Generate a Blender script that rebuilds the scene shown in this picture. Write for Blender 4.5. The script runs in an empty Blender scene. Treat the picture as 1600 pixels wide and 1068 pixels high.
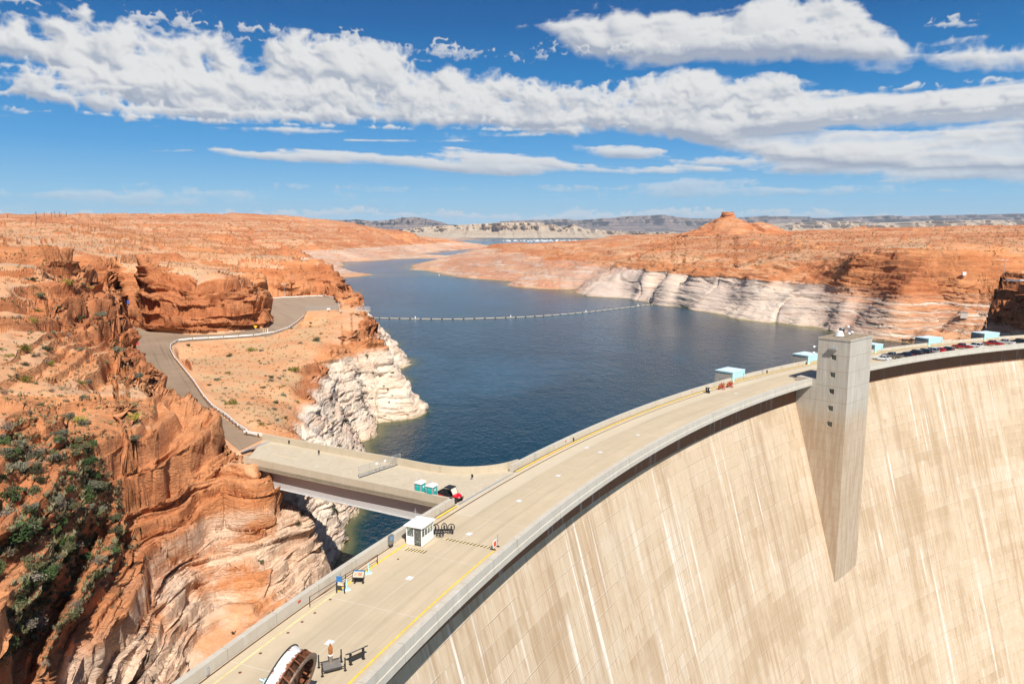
import bpy, bmesh, math, random
import numpy as np
from mathutils import Vector, Matrix
random.seed(7)
SC = bpy.context.scene
COL = SC.collection
R_ = math.radians
PI = math.pi
# ------------------------------------------------------------------ camera
H = 36.0
FPX = 1150.0
PITCH = math.atan((534 - 367) / FPX)
cam = bpy.data.cameras.new('camera')
cam.sensor_width = 36.0
cam.lens = FPX / 1600 * 36
cam.clip_start = 0.5
cam.clip_end = 90000
camo = bpy.data.objects.new('camera', cam)
camo.location = (0, 0, H)
camo.rotation_euler = (PI / 2 - PITCH, 0, 0)
COL.objects.link(camo)
SC.camera = camo
CP, SP = math.cos(PITCH), math.sin(PITCH)


def vray(px, py):
    """survey ray through a point of the reference view: direction with y = 1"""
    xc = (px - 800) / FPX
    yc = (534 - py) / FPX
    d = (xc, CP + yc * SP, -SP + yc * CP)
    return d[0] / d[1], d[2] / d[1]


def atz(px, py, z):
    u, v = vray(px, py)
    y = (z - H) / v
    return (u * y, y, z)


def aty(px, py, y):
    u, v = vray(px, py)
    return (u * y, y, H + v * y)


# ------------------------------------------------------------------ mesh helpers
class MB:
    def __init__(s):
        s.v = []
        s.f = []

    def add(s, vs, fs):
        o = len(s.v)
        s.v += [tuple(v) for v in vs]
        s.f += [tuple(i + o for i in f) for f in fs]
        return s

    def box(s, c, size, rz=0, taper=1.0, m=None):
        x, y, z = [a / 2 for a in size]
        vs = []
        for k, (sx, sy, sz) in enumerate([(-1, -1, -1), (1, -1, -1), (1, 1, -1), (-1, 1, -1), (-1, -1, 1), (1, -1, 1), (1, 1, 1), (-1, 1, 1)]):
            t = taper if sz > 0 else 1
            p = Vector((sx * x * t, sy * y * t, sz * z))
            if m is not None:
                p = m @ p
            p = Matrix.Rotation(rz, 3, 'Z') @ p
            vs.append((p.x + c[0], p.y + c[1], p.z + c[2]))
        return s.add(vs, [(0, 3, 2, 1), (4, 5, 6, 7), (0, 1, 5, 4), (1, 2, 6, 5), (2, 3, 7, 6), (3, 0, 4, 7)])

    def tube(s, a, b, r, n=8, r2=None):
        a, b = Vector(a), Vector(b)
        d = (b - a).normalized()
        up = Vector((0, 0, 1)) if abs(d.z) < .9 else Vector((1, 0, 0))
        e = d.cross(up).normalized()
        g = d.cross(e)
        r2 = r if r2 is None else r2
        vs = []
        for q, rr in ((a, r), (b, r2)):
            for k in range(n):
                t = 2 * PI * k / n
                vs.append(q + e * math.cos(t) * rr + g * math.sin(t) * rr)
        fs = [(k, (k + 1) % n, n + (k + 1) % n, n + k) for k in range(n)]
        fs += [tuple(range(n - 1, -1, -1)), tuple(range(n, 2 * n))]
        return s.add(vs, fs)

    def path(s, pts, r, n=6):
        for a, b in zip(pts, pts[1:]):
            s.tube(a, b, r, n)
        return s

    def ring(s, c, axis, r, rt, n=20, k=6):
        """torus"""
        axis = Vector(axis).normalized()
        up = Vector((0, 0, 1)) if abs(axis.z) < .9 else Vector((1, 0, 0))
        e = axis.cross(up).normalized()
        g = axis.cross(e)
        vs, fs = [], []
        for i in range(n):
            t = 2 * PI * i / n
            d = e * math.cos(t) + g * math.sin(t)
            for j in range(k):
                q = 2 * PI * j / k
                vs.append(Vector(c) + d * (r + rt * math.cos(q)) + axis * rt * math.sin(q))
        for i in range(n):
            for j in range(k):
                a, b = i * k + j, i * k + (j + 1) % k
                c2, d2 = ((i + 1) % n) * k + (j + 1) % k, ((i + 1) % n) * k + j
                fs.append((a, d2, c2, b))
        return s.add(vs, fs)

    def lathe(s, prof, o=(0, 0, 0), n=20, axis='z'):
        """prof: (r, h) list, closed surface of revolution"""
        vs, fs = [], []
        for r, h in prof:
            for k in range(n):
                t = 2 * PI * k / n
                p = (r * math.cos(t), r * math.sin(t), h)
                if axis == 'y':
                    p = (p[0], p[2], p[1])
                if axis == 'x':
                    p = (p[2], p[0], p[1])
                vs.append((p[0] + o[0], p[1] + o[1], p[2] + o[2]))
        for i in range(len(prof) - 1):
            for k in range(n):
                fs.append((i * n + k, i * n + (k + 1) % n, (i + 1) * n + (k + 1) % n, (i + 1) * n + k))
        return s.add(vs, fs)

    def prism(s, poly, z0, z1):
        """vertical prism over a plan polygon"""
        n = len(poly)
        vs = [(p[0], p[1], z0) for p in poly] + [(p[0], p[1], z1) for p in poly]
        fs = [(k, (k + 1) % n, n + (k + 1) % n, n + k) for k in range(n)]
        fs += [tuple(range(n - 1, -1, -1)), tuple(range(n, 2 * n))]
        return s.add(vs, fs)

    def extr(s, poly, y0, y1):
        """prism of an (x, z) outline along y"""
        n = len(poly)
        vs = [(p[0], y0, p[1]) for p in poly] + [(p[0], y1, p[1]) for p in poly]
        fs = [(k, (k + 1) % n, n + (k + 1) % n, n + k) for k in range(n)]
        fs += [tuple(range(n - 1, -1, -1)), tuple(range(n, 2 * n))]
        return s.add(vs, fs)

    def build(s, name, mat, parent=None, smooth=False, bevel=0, uv=None):
        me = bpy.data.meshes.new(name)
        me.from_pydata(s.v, [], s.f)
        if not uv:
            bm = bmesh.new()
            bm.from_mesh(me)
            bmesh.ops.recalc_face_normals(bm, faces=bm.faces)
            bm.to_mesh(me)
            bm.free()
        else:
            l = me.uv_layers.new(name='UVMap')
            for lp in me.loops:
                l.data[lp.index].uv = uv[lp.vertex_index]
        if smooth:
            me.polygons.foreach_set('use_smooth', [True] * len(me.polygons))
        me.materials.append(mat)
        o = bpy.data.objects.new(name, me)
        COL.objects.link(o)
        if parent:
            o.parent = parent
        if bevel:
            b = o.modifiers.new('bevel', 'BEVEL')
            b.width = bevel
            b.segments = 2
            b.limit_method = 'ANGLE'
        return o


def tag(o, label=None, cat=None, group=None, kind=None):
    if label:
        o['label'] = label
    if cat:
        o['category'] = cat
    if group:
        o['group'] = group
    if kind:
        o['kind'] = kind
    return o


def thing(name, label, cat, loc=(0, 0, 0), rz=0, group=None):
    o = bpy.data.objects.new(name, None)
    o.empty_display_size = .3
    COL.objects.link(o)
    o.location = loc
    o.rotation_euler = (0, 0, rz)
    return tag(o, label, cat, group)


def dup(root, loc, rz=None, label=None, group=None, scale=None):
    def cp(o, par):
        c = o.copy()
        COL.objects.link(c)
        if par is not None:
            c.parent = par
        for ch in [k for k in KIDS.get(o.name, [])]:
            cp(ch, c)
        return c
    KIDS = {}
    for o in [root] + list(root.children_recursive):
        KIDS[o.name] = list(o.children)
    r = cp(root, None)
    r.location = loc
    if rz is not None:
        r.rotation_euler = (0, 0, rz)
    if scale:
        r.scale = (scale,) * 3 if not isinstance(scale, tuple) else scale
    if label:
        r['label'] = label
    if group:
        r['group'] = group
    return r


# ------------------------------------------------------------------ node helper
class NT:
    def __init__(s, tree):
        s.t = tree
        s.n = tree.nodes
        s.l = tree.links

    def node(s, typ, **kw):
        n = s.n.new(typ)
        for k, v in kw.items():
            setattr(n, k, v)
        return n

    def put(s, sock, v):
        if isinstance(v, bpy.types.NodeSocket):
            s.l.new(v, sock)
        elif v is not None:
            if hasattr(sock.default_value, '__len__') and not hasattr(v, '__len__'):
                v = (v,) * len(sock.default_value)
            if hasattr(sock.default_value, '__len__') and len(sock.default_value) == 4 and len(v) == 3:
                v = (*v, 1)
            sock.default_value = v

    def m(s, op, a, b=None, c=None, clamp=False):
        n = s.node('ShaderNodeMath', operation=op, use_clamp=clamp)
        s.put(n.inputs[0], a)
        if b is not None:
            s.put(n.inputs[1], b)
        if c is not None:
            s.put(n.inputs[2], c)
        return n.outputs[0]

    def mul(s, a, b): return s.m('MULTIPLY', a, b)
    def addm(s, a, b): return s.m('ADD', a, b)
    def sub(s, a, b): return s.m('SUBTRACT', a, b)

    def rng(s, v, a, b, c=0.0, d=1.0, smooth=True):
        n = s.node('ShaderNodeMapRange', interpolation_type='SMOOTHSTEP' if smooth else 'LINEAR', clamp=True)
        s.put(n.inputs[0], v)
        for i, k in enumerate((a, b, c, d)):
            s.put(n.inputs[i + 1], k)
        return n.outputs[0]

    def mix(s, f, a, b, mode='MIX'):
        n = s.node('ShaderNodeMix', data_type='RGBA', blend_type=mode)
        n.clamp_factor = True
        s.put(n.inputs[0], f)
        s.put(n.inputs[6], a)
        s.put(n.inputs[7], b)
        return n.outputs[2]

    def noise(s, vec, scale=1, detail=5, rough=.55, lac=2, dist=0, out=0):
        n = s.node('ShaderNodeTexNoise')
        if vec is not None:
            s.put(n.inputs['Vector'], vec)
        s.put(n.inputs['Scale'], scale)
        s.put(n.inputs['Detail'], detail)
        s.put(n.inputs['Roughness'], rough)
        s.put(n.inputs['Lacunarity'], lac)
        s.put(n.inputs['Distortion'], dist)
        return n.outputs[out]

    def voro(s, vec, scale=1, feature='F1', out='Distance', rand=1, smooth=None):
        n = s.node('ShaderNodeTexVoronoi', feature=feature)
        if vec is not None:
            s.put(n.inputs['Vector'], vec)
        s.put(n.inputs['Scale'], scale)
        s.put(n.inputs['Randomness'], rand)
        if smooth is not None:
            s.put(n.inputs['Smoothness'], smooth)
        return n.outputs[out]

    def vmul(s, vec, v3):
        n = s.node('ShaderNodeVectorMath', operation='MULTIPLY')
        s.put(n.inputs[0], vec)
        s.put(n.inputs[1], v3)
        return n.outputs[0]

    def vadd(s, vec, v3):
        n = s.node('ShaderNodeVectorMath', operation='ADD')
        s.put(n.inputs[0], vec)
        s.put(n.inputs[1], v3)
        return n.outputs[0]

    def xyz(s, x, y, z):
        n = s.node('ShaderNodeCombineXYZ')
        for i, v in enumerate((x, y, z)):
            s.put(n.inputs[i], v)
        return n.outputs[0]

    def sep(s, v):
        n = s.node('ShaderNodeSeparateXYZ')
        s.put(n.inputs[0], v)
        return n.outputs

    def attr(s, name, out='Fac'):
        n = s.node('ShaderNodeAttribute', attribute_name=name)
        return n.outputs[out]

    def ramp(s, f, stops, interp='LINEAR'):
        n = s.node('ShaderNodeValToRGB')
        n.color_ramp.interpolation = interp
        e = n.color_ramp.elements
        while len(e) < len(stops):
            e.new(0.5)
        for q, (p, c) in zip(e, stops):
            q.position = p
            q.color = (*c, 1) if len(c) == 3 else c
        s.put(n.inputs[0], f)
        return n.outputs[0]

    def curve(s, v, pts):
        n = s.node('ShaderNodeFloatCurve')
        cu = n.mapping.curves[0]
        while len(cu.points) < len(pts):
            cu.points.new(.5, .5)
        for q, (x, y) in zip(cu.points, pts):
            q.location = (x, y)
            q.handle_type = 'AUTO_CLAMPED'
        n.mapping.update()
        s.put(n.inputs['Value'], v)
        return n.outputs[0]

    def bump(s, h, strength=.5, dist=1.0, nrm=None):
        n = s.node('ShaderNodeBump')
        s.put(n.inputs['Strength'], strength)
        s.put(n.inputs['Distance'], dist)
        s.put(n.inputs['Height'], h)
        if nrm is not None:
            s.put(n.inputs['Normal'], nrm)
        return n.outputs[0]


def mat_new(name):
    m = bpy.data.materials.new(name)
    m.use_nodes = True
    m.node_tree.nodes.clear()
    t = NT(m.node_tree)
    out = t.node('ShaderNodeOutputMaterial')
    p = t.node('ShaderNodeBsdfPrincipled')
    t.l.new(p.outputs[0], out.inputs[0])
    return m, t, p, out


def simple(name, col, rough=.6, metal=0, var=.12, scale=3, bump=0, spec=.4, coat=0):
    m, t, p, o = mat_new(name)
    g = t.node('ShaderNodeTexCoord').outputs['Object']
    n = t.noise(g, scale, 4, .6)
    f = t.rng(n, .3, .7, 1 - var, 1 + var, False)
    c = t.mix(1.0, col, t.xyz(f, f, f), 'MULTIPLY')
    t.put(p.inputs['Base Color'], c)
    t.put(p.inputs['Roughness'], t.rng(n, .3, .7, max(.02, rough - .08), rough + .08))
    p.inputs['Metallic'].default_value = metal
    p.inputs['Specular IOR Level'].default_value = spec
    p.inputs['Coat Weight'].default_value = coat
    if bump:
        t.put(p.inputs['Normal'], t.bump(t.noise(g, scale * 6, 3), bump, .05))
    return m
# ------------------------------------------------------------------ sun, sky, exposure
SUN_AZ, SUN_EL = R_(163), R_(48)       # azimuth clockwise from +Y
sun = bpy.data.lights.new('sun', 'SUN')
sun.energy = 4.3
sun.angle = R_(.53)
sun.color = (1, .955, .88)
so = bpy.data.objects.new('sun', sun)
so.location = (60, -200, 300)
sd = Vector((math.sin(SUN_AZ) * math.cos(SUN_EL), math.cos(SUN_AZ) * math.cos(SUN_EL), math.sin(SUN_EL)))
so.rotation_euler = sd.to_track_quat('Z', 'Y').to_euler()
COL.objects.link(so)
SC.view_settings.view_transform = 'Standard'
SC.view_settings.look = 'None'
SC.view_settings.gamma = 1
SC.view_settings.exposure = 0.68

w = bpy.data.worlds.new('World')
SC.world = w
w.use_nodes = True
w.node_tree.nodes.clear()
t = NT(w.node_tree)
wout = t.node('ShaderNodeOutputWorld')
bg = t.node('ShaderNodeBackground')
t.l.new(bg.outputs[0], wout.inputs[0])
sky = t.node('ShaderNodeTexSky', sky_type='NISHITA')
sky.sun_disc = False
sky.sun_elevation = SUN_EL
sky.sun_rotation = SUN_AZ
sky.altitude = 1200
sky.air_density = 1.0
sky.dust_density = .25
sky.ozone_density = 2.0
gdir = t.node('ShaderNodeTexCoord').outputs['Generated']
dx, dy, dz = t.sep(gdir)
az = t.m('MULTIPLY', t.m('ARCTAN2', dx, dy), 180 / PI)
el = t.m('MULTIPLY', t.m('ARCSINE', dz), 180 / PI)


def azel(px, py):
    u, v = vray(px, py)
    return math.degrees(math.atan(u)), math.degrees(math.atan2(v, math.sqrt(1 + u * u)))


# polarised, deep blue towards the zenith
hs = t.node('ShaderNodeHueSaturation')
t.put(hs.inputs['Saturation'], t.rng(el, 0, 22, 1.15, 1.5))
t.put(hs.inputs['Value'], t.rng(el, 2, 24, 1.05, .70))
t.put(hs.inputs['Color'], sky.outputs[0])
skyc = hs.outputs[0]
SKY_S = .062

# ---- clouds: worked out as relief on the sky, kept as a direction-space map (azimuth x elevation)
_rs2 = np.random.RandomState(5)
_L2 = _rs2.rand(256, 256).astype(np.float32)


def v2(x, y):
    xi = np.floor(x)
    yi = np.floor(y)
    fx, fy = x - xi, y - yi
    fx = fx * fx * fx * (fx * (fx * 6 - 15) + 10)
    fy = fy * fy * fy * (fy * (fy * 6 - 15) + 10)
    xi = xi.astype(np.int32) & 255
    yi = yi.astype(np.int32) & 255
    x1, y1 = (xi + 1) & 255, (yi + 1) & 255
    return (_L2[xi, yi] * (1 - fx) + _L2[x1, yi] * fx) * (1 - fy) + (_L2[xi, y1] * (1 - fx) + _L2[x1, y1] * fx) * fy


def f2(x, y, o=5, g=.5, bil=False):
    s, a, n = 0, 1, 0
    for k in range(o):
        c, d = math.cos(.7 * k), math.sin(.7 * k)
        q = v2((x * c - y * d) * 2 ** k + 17.3 * k, (x * d + y * c) * 2 ** k + 9.1 * k)
        if bil:
            q = 1 - np.abs(q * 2 - 1)
        s = s + a * q
        n += a
        a *= g
    return s / n


def blur(a, r):
    """separable box blur, three passes"""
    for _ in range(3):
        for ax in (0, 1):
            p = np.pad(a, [(r + 1, r) if q == ax else (0, 0) for q in (0, 1)], mode='edge')
            c = np.cumsum(p, axis=ax, dtype=np.float64)
            a = ((c[2 * r + 1:] - c[:-2 * r - 1]) if ax == 0 else (c[:, 2 * r + 1:] - c[:, :-2 * r - 1])) / (2 * r + 1)
    return a


NA, NE = 1700, 580
AZ0, AZ1, EL0, EL1 = -46.0, 46.0, -1.0, 30.0
_a = np.linspace(AZ0, AZ1, NA)
_e = np.linspace(EL0, EL1, NE)
GA_, GE_ = np.meshgrid(_a, _e)          # rows: elevation


def s2(x, a, b):
    q = np.clip((x - a) / (b - a), 0, 1)
    return q * q * (3 - 2 * q)


def edge(pts):
    q = np.array([azel(*p) for p in pts])
    return np.interp(_a, q[:, 0], q[:, 1])[None, :]


CL_A = np.zeros((NE, NA))
CL_C = np.zeros((NE, NA, 3))
SHADE = np.array([(.46, .52, .64), (.60, .645, .735), (.76, .785, .83), (.90, .905, .915), (1.0, 1.0, .995)])


def bank(top, bot, st, sb, k, amp, seed, streak=0.0, dens=1.0, lean=.12, relief=1.0, grey=0.0, thin=1.0, stretch=1.0):
    tp, bt = edge(top), edge(bot)
    r0 = int(np.clip((bt.min() - 1.2 - EL0) / (EL1 - EL0) * NE, 0, NE - 30))
    r1 = int(np.clip((tp.max() + 1.2 - EL0) / (EL1 - EL0) * NE, r0 + 30, NE))
    w = np.where((tp - bt)[0] > .1)[0]
    q0, q1 = max(0, w.min() - 60), min(NA, w.max() + 60)
    A, E = GA_[r0:r1, q0:q1], GE_[r0:r1, q0:q1]
    tp, bt = tp[:, q0:q1], bt[:, q0:q1]
    sk = streak if np.isscalar(streak) else streak[r0:r1, q0:q1]
    x, y = A / k / stretch + seed * 13.7, E / k * 1.15 + seed * 7.9
    wx = f2(x * 1.1, y * 1.1, 3) - .5
    wy = f2(x * 1.1 + 40, y * 1.1 + 11, 3) - .5
    xx, yy = x + .45 * wx, y + .45 * wy
    bil = f2(xx * 2.0 + 3, yy * 2.0, 6, .55, True)
    puff = f2(xx, yy, 8, .54) * .58 + bil * .42
    sx = A / k * .22 + seed
    sy = (E - lean * A) / k * 2.0 + seed * 3
    strk = f2(sx + .25 * wx, sy + .3 * wy, 7, .6)
    n = puff * (1 - sk) + strk * sk
    n = (n - n.mean()) / (n.std() + 1e-6) * .16
    c = np.minimum(np.minimum((tp - E) / st, (E - bt) / sb), 1.0)
    f = c + n * amp * np.where((E - bt) < (tp - E), .6, 1.0) - .10 - np.clip(-c - .12, 0, 9) * 2.2
    al = s2(f, -.06, .68 / thin) ** .85 * dens
    hgt = np.clip(f, 0, 1.2) * .9 + puff * 1.75 * (1 - .6 * sk) + strk * 1.5 * sk
    hb = blur(hgt, 1)
    hb2 = blur(hgt, 7)

    def lam(h, s):
        gx = np.gradient(h, axis=1) * (NA / (AZ1 - AZ0)) * k * s
        gy = np.gradient(h, axis=0) * (NE / (EL1 - EL0)) * k * s
        l = (.36, .60, .71)
        return (-gx * l[0] - gy * l[1] + l[2]) / np.sqrt(1 + gx * gx + gy * gy)
    lm = .45 * lam(hb, .20 * relief) + .55 * lam(hb2, .50 * relief)
    lm = np.clip((lm - .56) * 1.55 + .56, 0, 1.1)
    low = s2((E - bt) / (tp - bt + 1e-3), 0, .6)
    deepc = s2(f, .35, 1.25)
    sh = .92 * lm + .10 + .18 * low - .20 * deepc * (1 - .5 * low) - grey
    sh = np.clip(sh * .93 - .03, 0, 1)
    col = np.stack([np.interp(sh, np.linspace(.0, 1, 5), SHADE[:, q]) for q in range(3)], -1)
    a3 = al[..., None]
    CL_C[r0:r1, q0:q1] = CL_C[r0:r1, q0:q1] * (1 - a3) + col * a3
    CL_A[r0:r1, q0:q1] = CL_A[r0:r1, q0:q1] * (1 - al) + al


# far to near
bank([(-300, 330), (450, 328), (560, 321), (650, 336), (690, 326), (760, 336), (860, 336), (905, 323), (960, 331), (1060, 322), (1200, 330), (1270, 326), (1350, 336), (1900, 332)],
     [(-300, 346), (450, 341), (560, 338), (700, 342), (900, 346), (1060, 340), (1270, 341), (1900, 344)], .35, .3, .85, 3.4, 1, .25, .75)
bank([(-300, 296), (0, 292), (140, 287), (300, 287), (450, 288), (560, 287), (700, 296), (900, 292), (950, 300), (1030, 281), (1180, 279), (1220, 296), (1340, 292), (1460, 298), (1560, 290), (1900, 290)],
     [(-300, 324), (0, 324), (150, 322), (300, 321), (450, 317), (600, 315), (700, 304), (900, 314), (1030, 313), (1190, 308), (1230, 300), (1340, 305), (1460, 302), (1560, 312), (1900, 312)], .8, 1.0, 1.5, 3.0, 2, .6, .55, 0.0, .8, .0, .7)
bank([(200, 236), (310, 236), (335, 229), (400, 232), (470, 236), (600, 240), (640, 232), (700, 230), (790, 240), (860, 246), (940, 254), (1000, 262), (1060, 258), (1140, 264), (1200, 268), (1300, 275)],
     [(200, 236), (310, 236), (335, 241), (400, 249), (470, 253), (600, 258), (700, 272), (800, 278), (860, 274), (940, 272), (1000, 274), (1060, 270), (1140, 268), (1200, 266), (1300, 270)], .42, .5, 1.6, 3.3, 3, .8, .92, -.06, .6, .04, .8)
bank([(600, 220), (660, 219), (720, 214), (800, 216), (850, 222)], [(600, 222), (660, 223), (720, 225), (800, 223), (850, 222)], .3, .3, 1.2, 2.5, 14, .8, .8, 0, .5)
# wisps over the right half, under the main bank
bank([(860, 210), (900, 214), (960, 226), (1040, 236), (1120, 238), (1200, 232), (1300, 236), (1450, 245), (1600, 250), (1900, 250)],
     [(860, 214), (900, 236), (960, 250), (1040, 262), (1120, 270), (1200, 276), (1300, 286), (1450, 290), (1600, 300), (1900, 300)], .8, .8, 1.7, 3.2, 4, .7, .88, .02, .7, .03, .85)
# high sheet, upper right
bank([(780, 44), (832, 38), (860, 22), (900, 9), (960, 4), (1050, 5), (1110, 14), (1160, 12), (1190, -6), (1230, -30), (1330, -22), (1370, 22), (1400, 52), (1430, 70), (1500, 64), (1560, 58), (1650, 40), (1900, 40)],
     [(780, 44), (832, 44), (870, 62), (900, 92), (960, 104), (1040, 112), (1150, 106), (1250, 104), (1330, 108), (1400, 112), (1440, 100), (1520, 112), (1600, 108), (1900, 110)], 1.3, 1.2, 3.2, 2.3, 5, .45, .97, .02, .8, .05)
bank([(1430, 46), (1462, 36), (1490, 28), (1512, 38)], [(1430, 42), (1462, 42), (1490, 43), (1512, 42)], .5, .4, 1.2, 2.4, 9, .4, .8, 0, .8)
# loose puffs
bank([(430, 44), (470, 40), (520, 50), (570, 64), (600, 70)], [(430, 50), (470, 58), (520, 66), (570, 78), (600, 80)], 1.2, .9, 1.1, 4.6, 10, .2, .75)
bank([(610, 74), (650, 70), (700, 82), (760, 80), (800, 90)], [(610, 78), (650, 80), (700, 90), (760, 92), (800, 92)], 1.2, .9, 1.0, 4.2, 11, .2, .5)
# main bank
sk = s2(GA_, 4, 24) * .75
bank([(-300, 26), (0, 24), (50, 30), (85, 8), (125, 6), (160, 30), (240, 36), (305, 28), (330, 40), (430, 44), (540, 58), (590, 66), (640, 86), (690, 92), (720, 104), (780, 110), (830, 124), (880, 132), (950, 126), (1000, 124), (1060, 108), (1110, 108), (1150, 122), (1200, 116), (1250, 128), (1300, 136), (1380, 132), (1480, 128), (1560, 124), (1900, 126)],
     [(-300, 90), (0, 92), (60, 100), (120, 130), (200, 168), (260, 190), (330, 192), (450, 190), (560, 194), (700, 200), (800, 206), (900, 214), (960, 210), (1060, 218), (1130, 240), (1200, 256), (1300, 270), (1400, 278), (1900, 280)], 1.25, .75, 3.0, 2.3, 6, sk, .99, .03, 1.0)
bank([(-300, 130), (0, 134), (20, 104), (60, 104), (110, 122), (150, 120), (200, 146), (260, 148), (420, 160), (520, 170)],
     [(-300, 156), (0, 158), (40, 164), (110, 178), (170, 186), (260, 188), (420, 192), (520, 192)], 1.1, .8, 2.2, 3.0, 7, .15, .97)
bank([(-40, 168), (20, 166), (60, 166), (85, 172)], [(-40, 172), (20, 178), (60, 180), (85, 176)], .5, .4, 1.2, 2.4, 12, .3, .9)
# brighter heads standing in the right half of the bank
bank([(1030, 128), (1075, 110), (1120, 112), (1135, 134), (1180, 116), (1245, 122), (1260, 148)], [(1030, 176), (1075, 186), (1120, 178), (1135, 176), (1180, 170), (1245, 160), (1260, 152)], 1.0, 1.6, 1.7, 2.6, 8, .05, .9, .1, 1.1, -.05)
bank([(1250, 146), (1290, 137), (1340, 142), (1375, 150)], [(1250, 152), (1290, 153), (1340, 153), (1375, 152)], .6, .4, 1.3, 2.0, 13, .2, .9, .1, 1, -.08)

cimg = bpy.data.images.new('cloud_map', NA, NE, alpha=True, float_buffer=True, is_data=True)
_px = np.zeros((NE, NA, 4), np.float32)
_px[..., :3] = CL_C / np.maximum(CL_A, 1e-3)[..., None]
_px[..., 3] = CL_A
_px[:, :40, 3] *= np.linspace(0, 1, 40)[None, :]
_px[:, -40:, 3] *= np.linspace(1, 0, 40)[None, :]
_px[-30:, :, 3] *= np.linspace(1, 0, 30)[:, None]
cimg.alpha_mode = 'CHANNEL_PACKED'
cimg.pixels.foreach_set(_px.ravel())
cimg.update()
it = t.node('ShaderNodeTexImage', image=cimg, extension='CLIP', interpolation='Cubic')
t.put(it.inputs[0], t.xyz(t.rng(az, AZ0, AZ1, 0, 1, False) if False else t.m('DIVIDE', t.sub(az, AZ0), AZ1 - AZ0), t.m('DIVIDE', t.sub(el, EL0), EL1 - EL0), 0))
EXP = 2 ** SC.view_settings.exposure
gr = t.ramp(t.rng(el, 0, 45, 0, 1, False), [(0, (.34, .63, .84)), (.06, (.22, .54, .82)), (.14, (.055, .345, .74)), (.24, (.002, .21, .56)), (.34, (.0, .112, .37)), (.5, (.0, .062, .22)), (1.0, (.002, .04, .20))])
skys = t.mix(.93, skyc, t.vmul(gr, (1 / EXP / SKY_S,) * 3))
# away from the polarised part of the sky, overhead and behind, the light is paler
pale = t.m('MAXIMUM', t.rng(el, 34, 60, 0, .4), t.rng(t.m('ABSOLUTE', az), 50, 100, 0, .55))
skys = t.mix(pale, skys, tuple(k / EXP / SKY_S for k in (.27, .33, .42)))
cc = t.vmul(it.outputs['Color'], (.50 / SKY_S,) * 3)
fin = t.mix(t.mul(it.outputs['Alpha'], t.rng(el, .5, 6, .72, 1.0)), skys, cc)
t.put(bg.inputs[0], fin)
bg.inputs[1].default_value = SKY_S
w.cycles.sampling_method = 'MANUAL'
w.cycles.sample_map_resolution = 512
# ------------------------------------------------------------------ terrain: surveyed contour points
LAKE = -28.0
PTS = []


def cz(z, *pts):
    for p in pts:
        PTS.append(atz(p[0], p[1], z))


def cy(*pts):
    for p in pts:
        PTS.append(aty(*p))


def cw(*pts):
    PTS.extend(pts)


# west bank, waterline and lake bed
cz(LAKE, (532, 880), (545, 840), (553, 812), (562, 785), (567, 750), (575, 690), (583, 664), (600, 661), (620, 659), (637, 655), (652, 650))
cw((-22, 118, -40), (-24, 130, -40), (-25, 150, -42), (-26, 170, -42), (-31, 200, -42), (-34, 218, -42), (-37, 238, -36), (-28, 244, -38), (-22, 256, -40), (-20, 275, -42))
cw((-38, 280, -30), (-48, 305, -29), (-62, 335, -29), (-75, 400, -29), (-88, 460, -29), (-110, 520, -29), (-160, 600, -29), (-230, 700, -29), (-330, 900, -29), (-430, 1150, -29), (-500, 1400, -29), (-560, 1560, -29))
cw((0, 120, -45), (0, 150, -45), (20, 200, -50), (0, 250, -45), (0, 300, -50), (60, 300, -50), (100, 350, -50), (-20, 400, -45), (60, 450, -50), (-40, 520, -45), (100, 560, -45),
   (-60, 650, -45), (40, 700, -45), (-100, 800, -45), (-150, 1000, -45), (-250, 1000, -45), (-250, 1300, -42), (-300, 1450, -42), (-320, 1650, -42), (-240, 1750, -40), (-200, 1950, -40), (150, 250, -50), (180, 310, -45), (185, 400, -45), (150, 200, -60), (110, 190, -60), (60, 175, -60), (30, 150, -55))
# near west rock: left edge of view and beyond
cy((0, 395, 200), (0, 440, 170), (0, 480, 150), (0, 520, 131), (0, 560, 115), (0, 620, 95), (0, 690, 82), (0, 740, 75), (0, 800, 68), (0, 900, 62), (0, 1000, 56), (0, 1068, 52))
cy((-150, 395, 180), (-150, 560, 105), (-150, 690, 75), (-150, 800, 62), (-150, 900, 55), (-150, 1000, 48), (-150, 1100, 44), (-300, 700, 66), (-300, 900, 50), (-300, 1100, 40), (-300, 480, 130))
cy((100, 395, 215), (100, 430, 190), (100, 480, 165), (100, 540, 140), (100, 600, 118), (100, 650, 104), (100, 690, 92), (100, 740, 86), (100, 800, 80), (100, 900, 72), (100, 1000, 66), (100, 1068, 62))
cy((200, 590, 137), (180, 577, 143), (222, 600, 131), (175, 600, 129), (190, 640, 114))
cy((150, 472, 200), (152, 520, 170), (60, 570, 120), (50, 640, 95))
cy((200, 562, 154), (200, 620, 121), (200, 655, 110), (200, 695, 100), (200, 740, 97), (200, 790, 94), (200, 850, 90), (200, 950, 82), (200, 1068, 73))
cy((150, 620, 112), (150, 690, 96), (150, 750, 91), (150, 850, 82), (240, 606, 134), (250, 640, 121), (250, 680, 107), (250, 720, 101), (250, 780, 98))
cy((300, 653, 124), (300, 690, 111), (300, 720, 107.5), (300, 760, 106), (300, 800, 103), (300, 900, 96), (300, 1000, 86), (300, 1050, 81))
cy((340, 688, 117), (345, 725, 112), (350, 780, 108), (350, 850, 102), (350, 940, 95), (350, 1010, 87))
cy((385, 716, 113.5), (400, 750, 109), (400, 800, 107), (400, 880, 101), (400, 960, 93), (440, 775, 112), (445, 830, 109), (450, 900, 103), (470, 802, 113), (470, 850, 110), (470, 920, 104), (490, 838, 113), (500, 862, 113), (497, 890, 110), (515, 885, 117))
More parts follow.
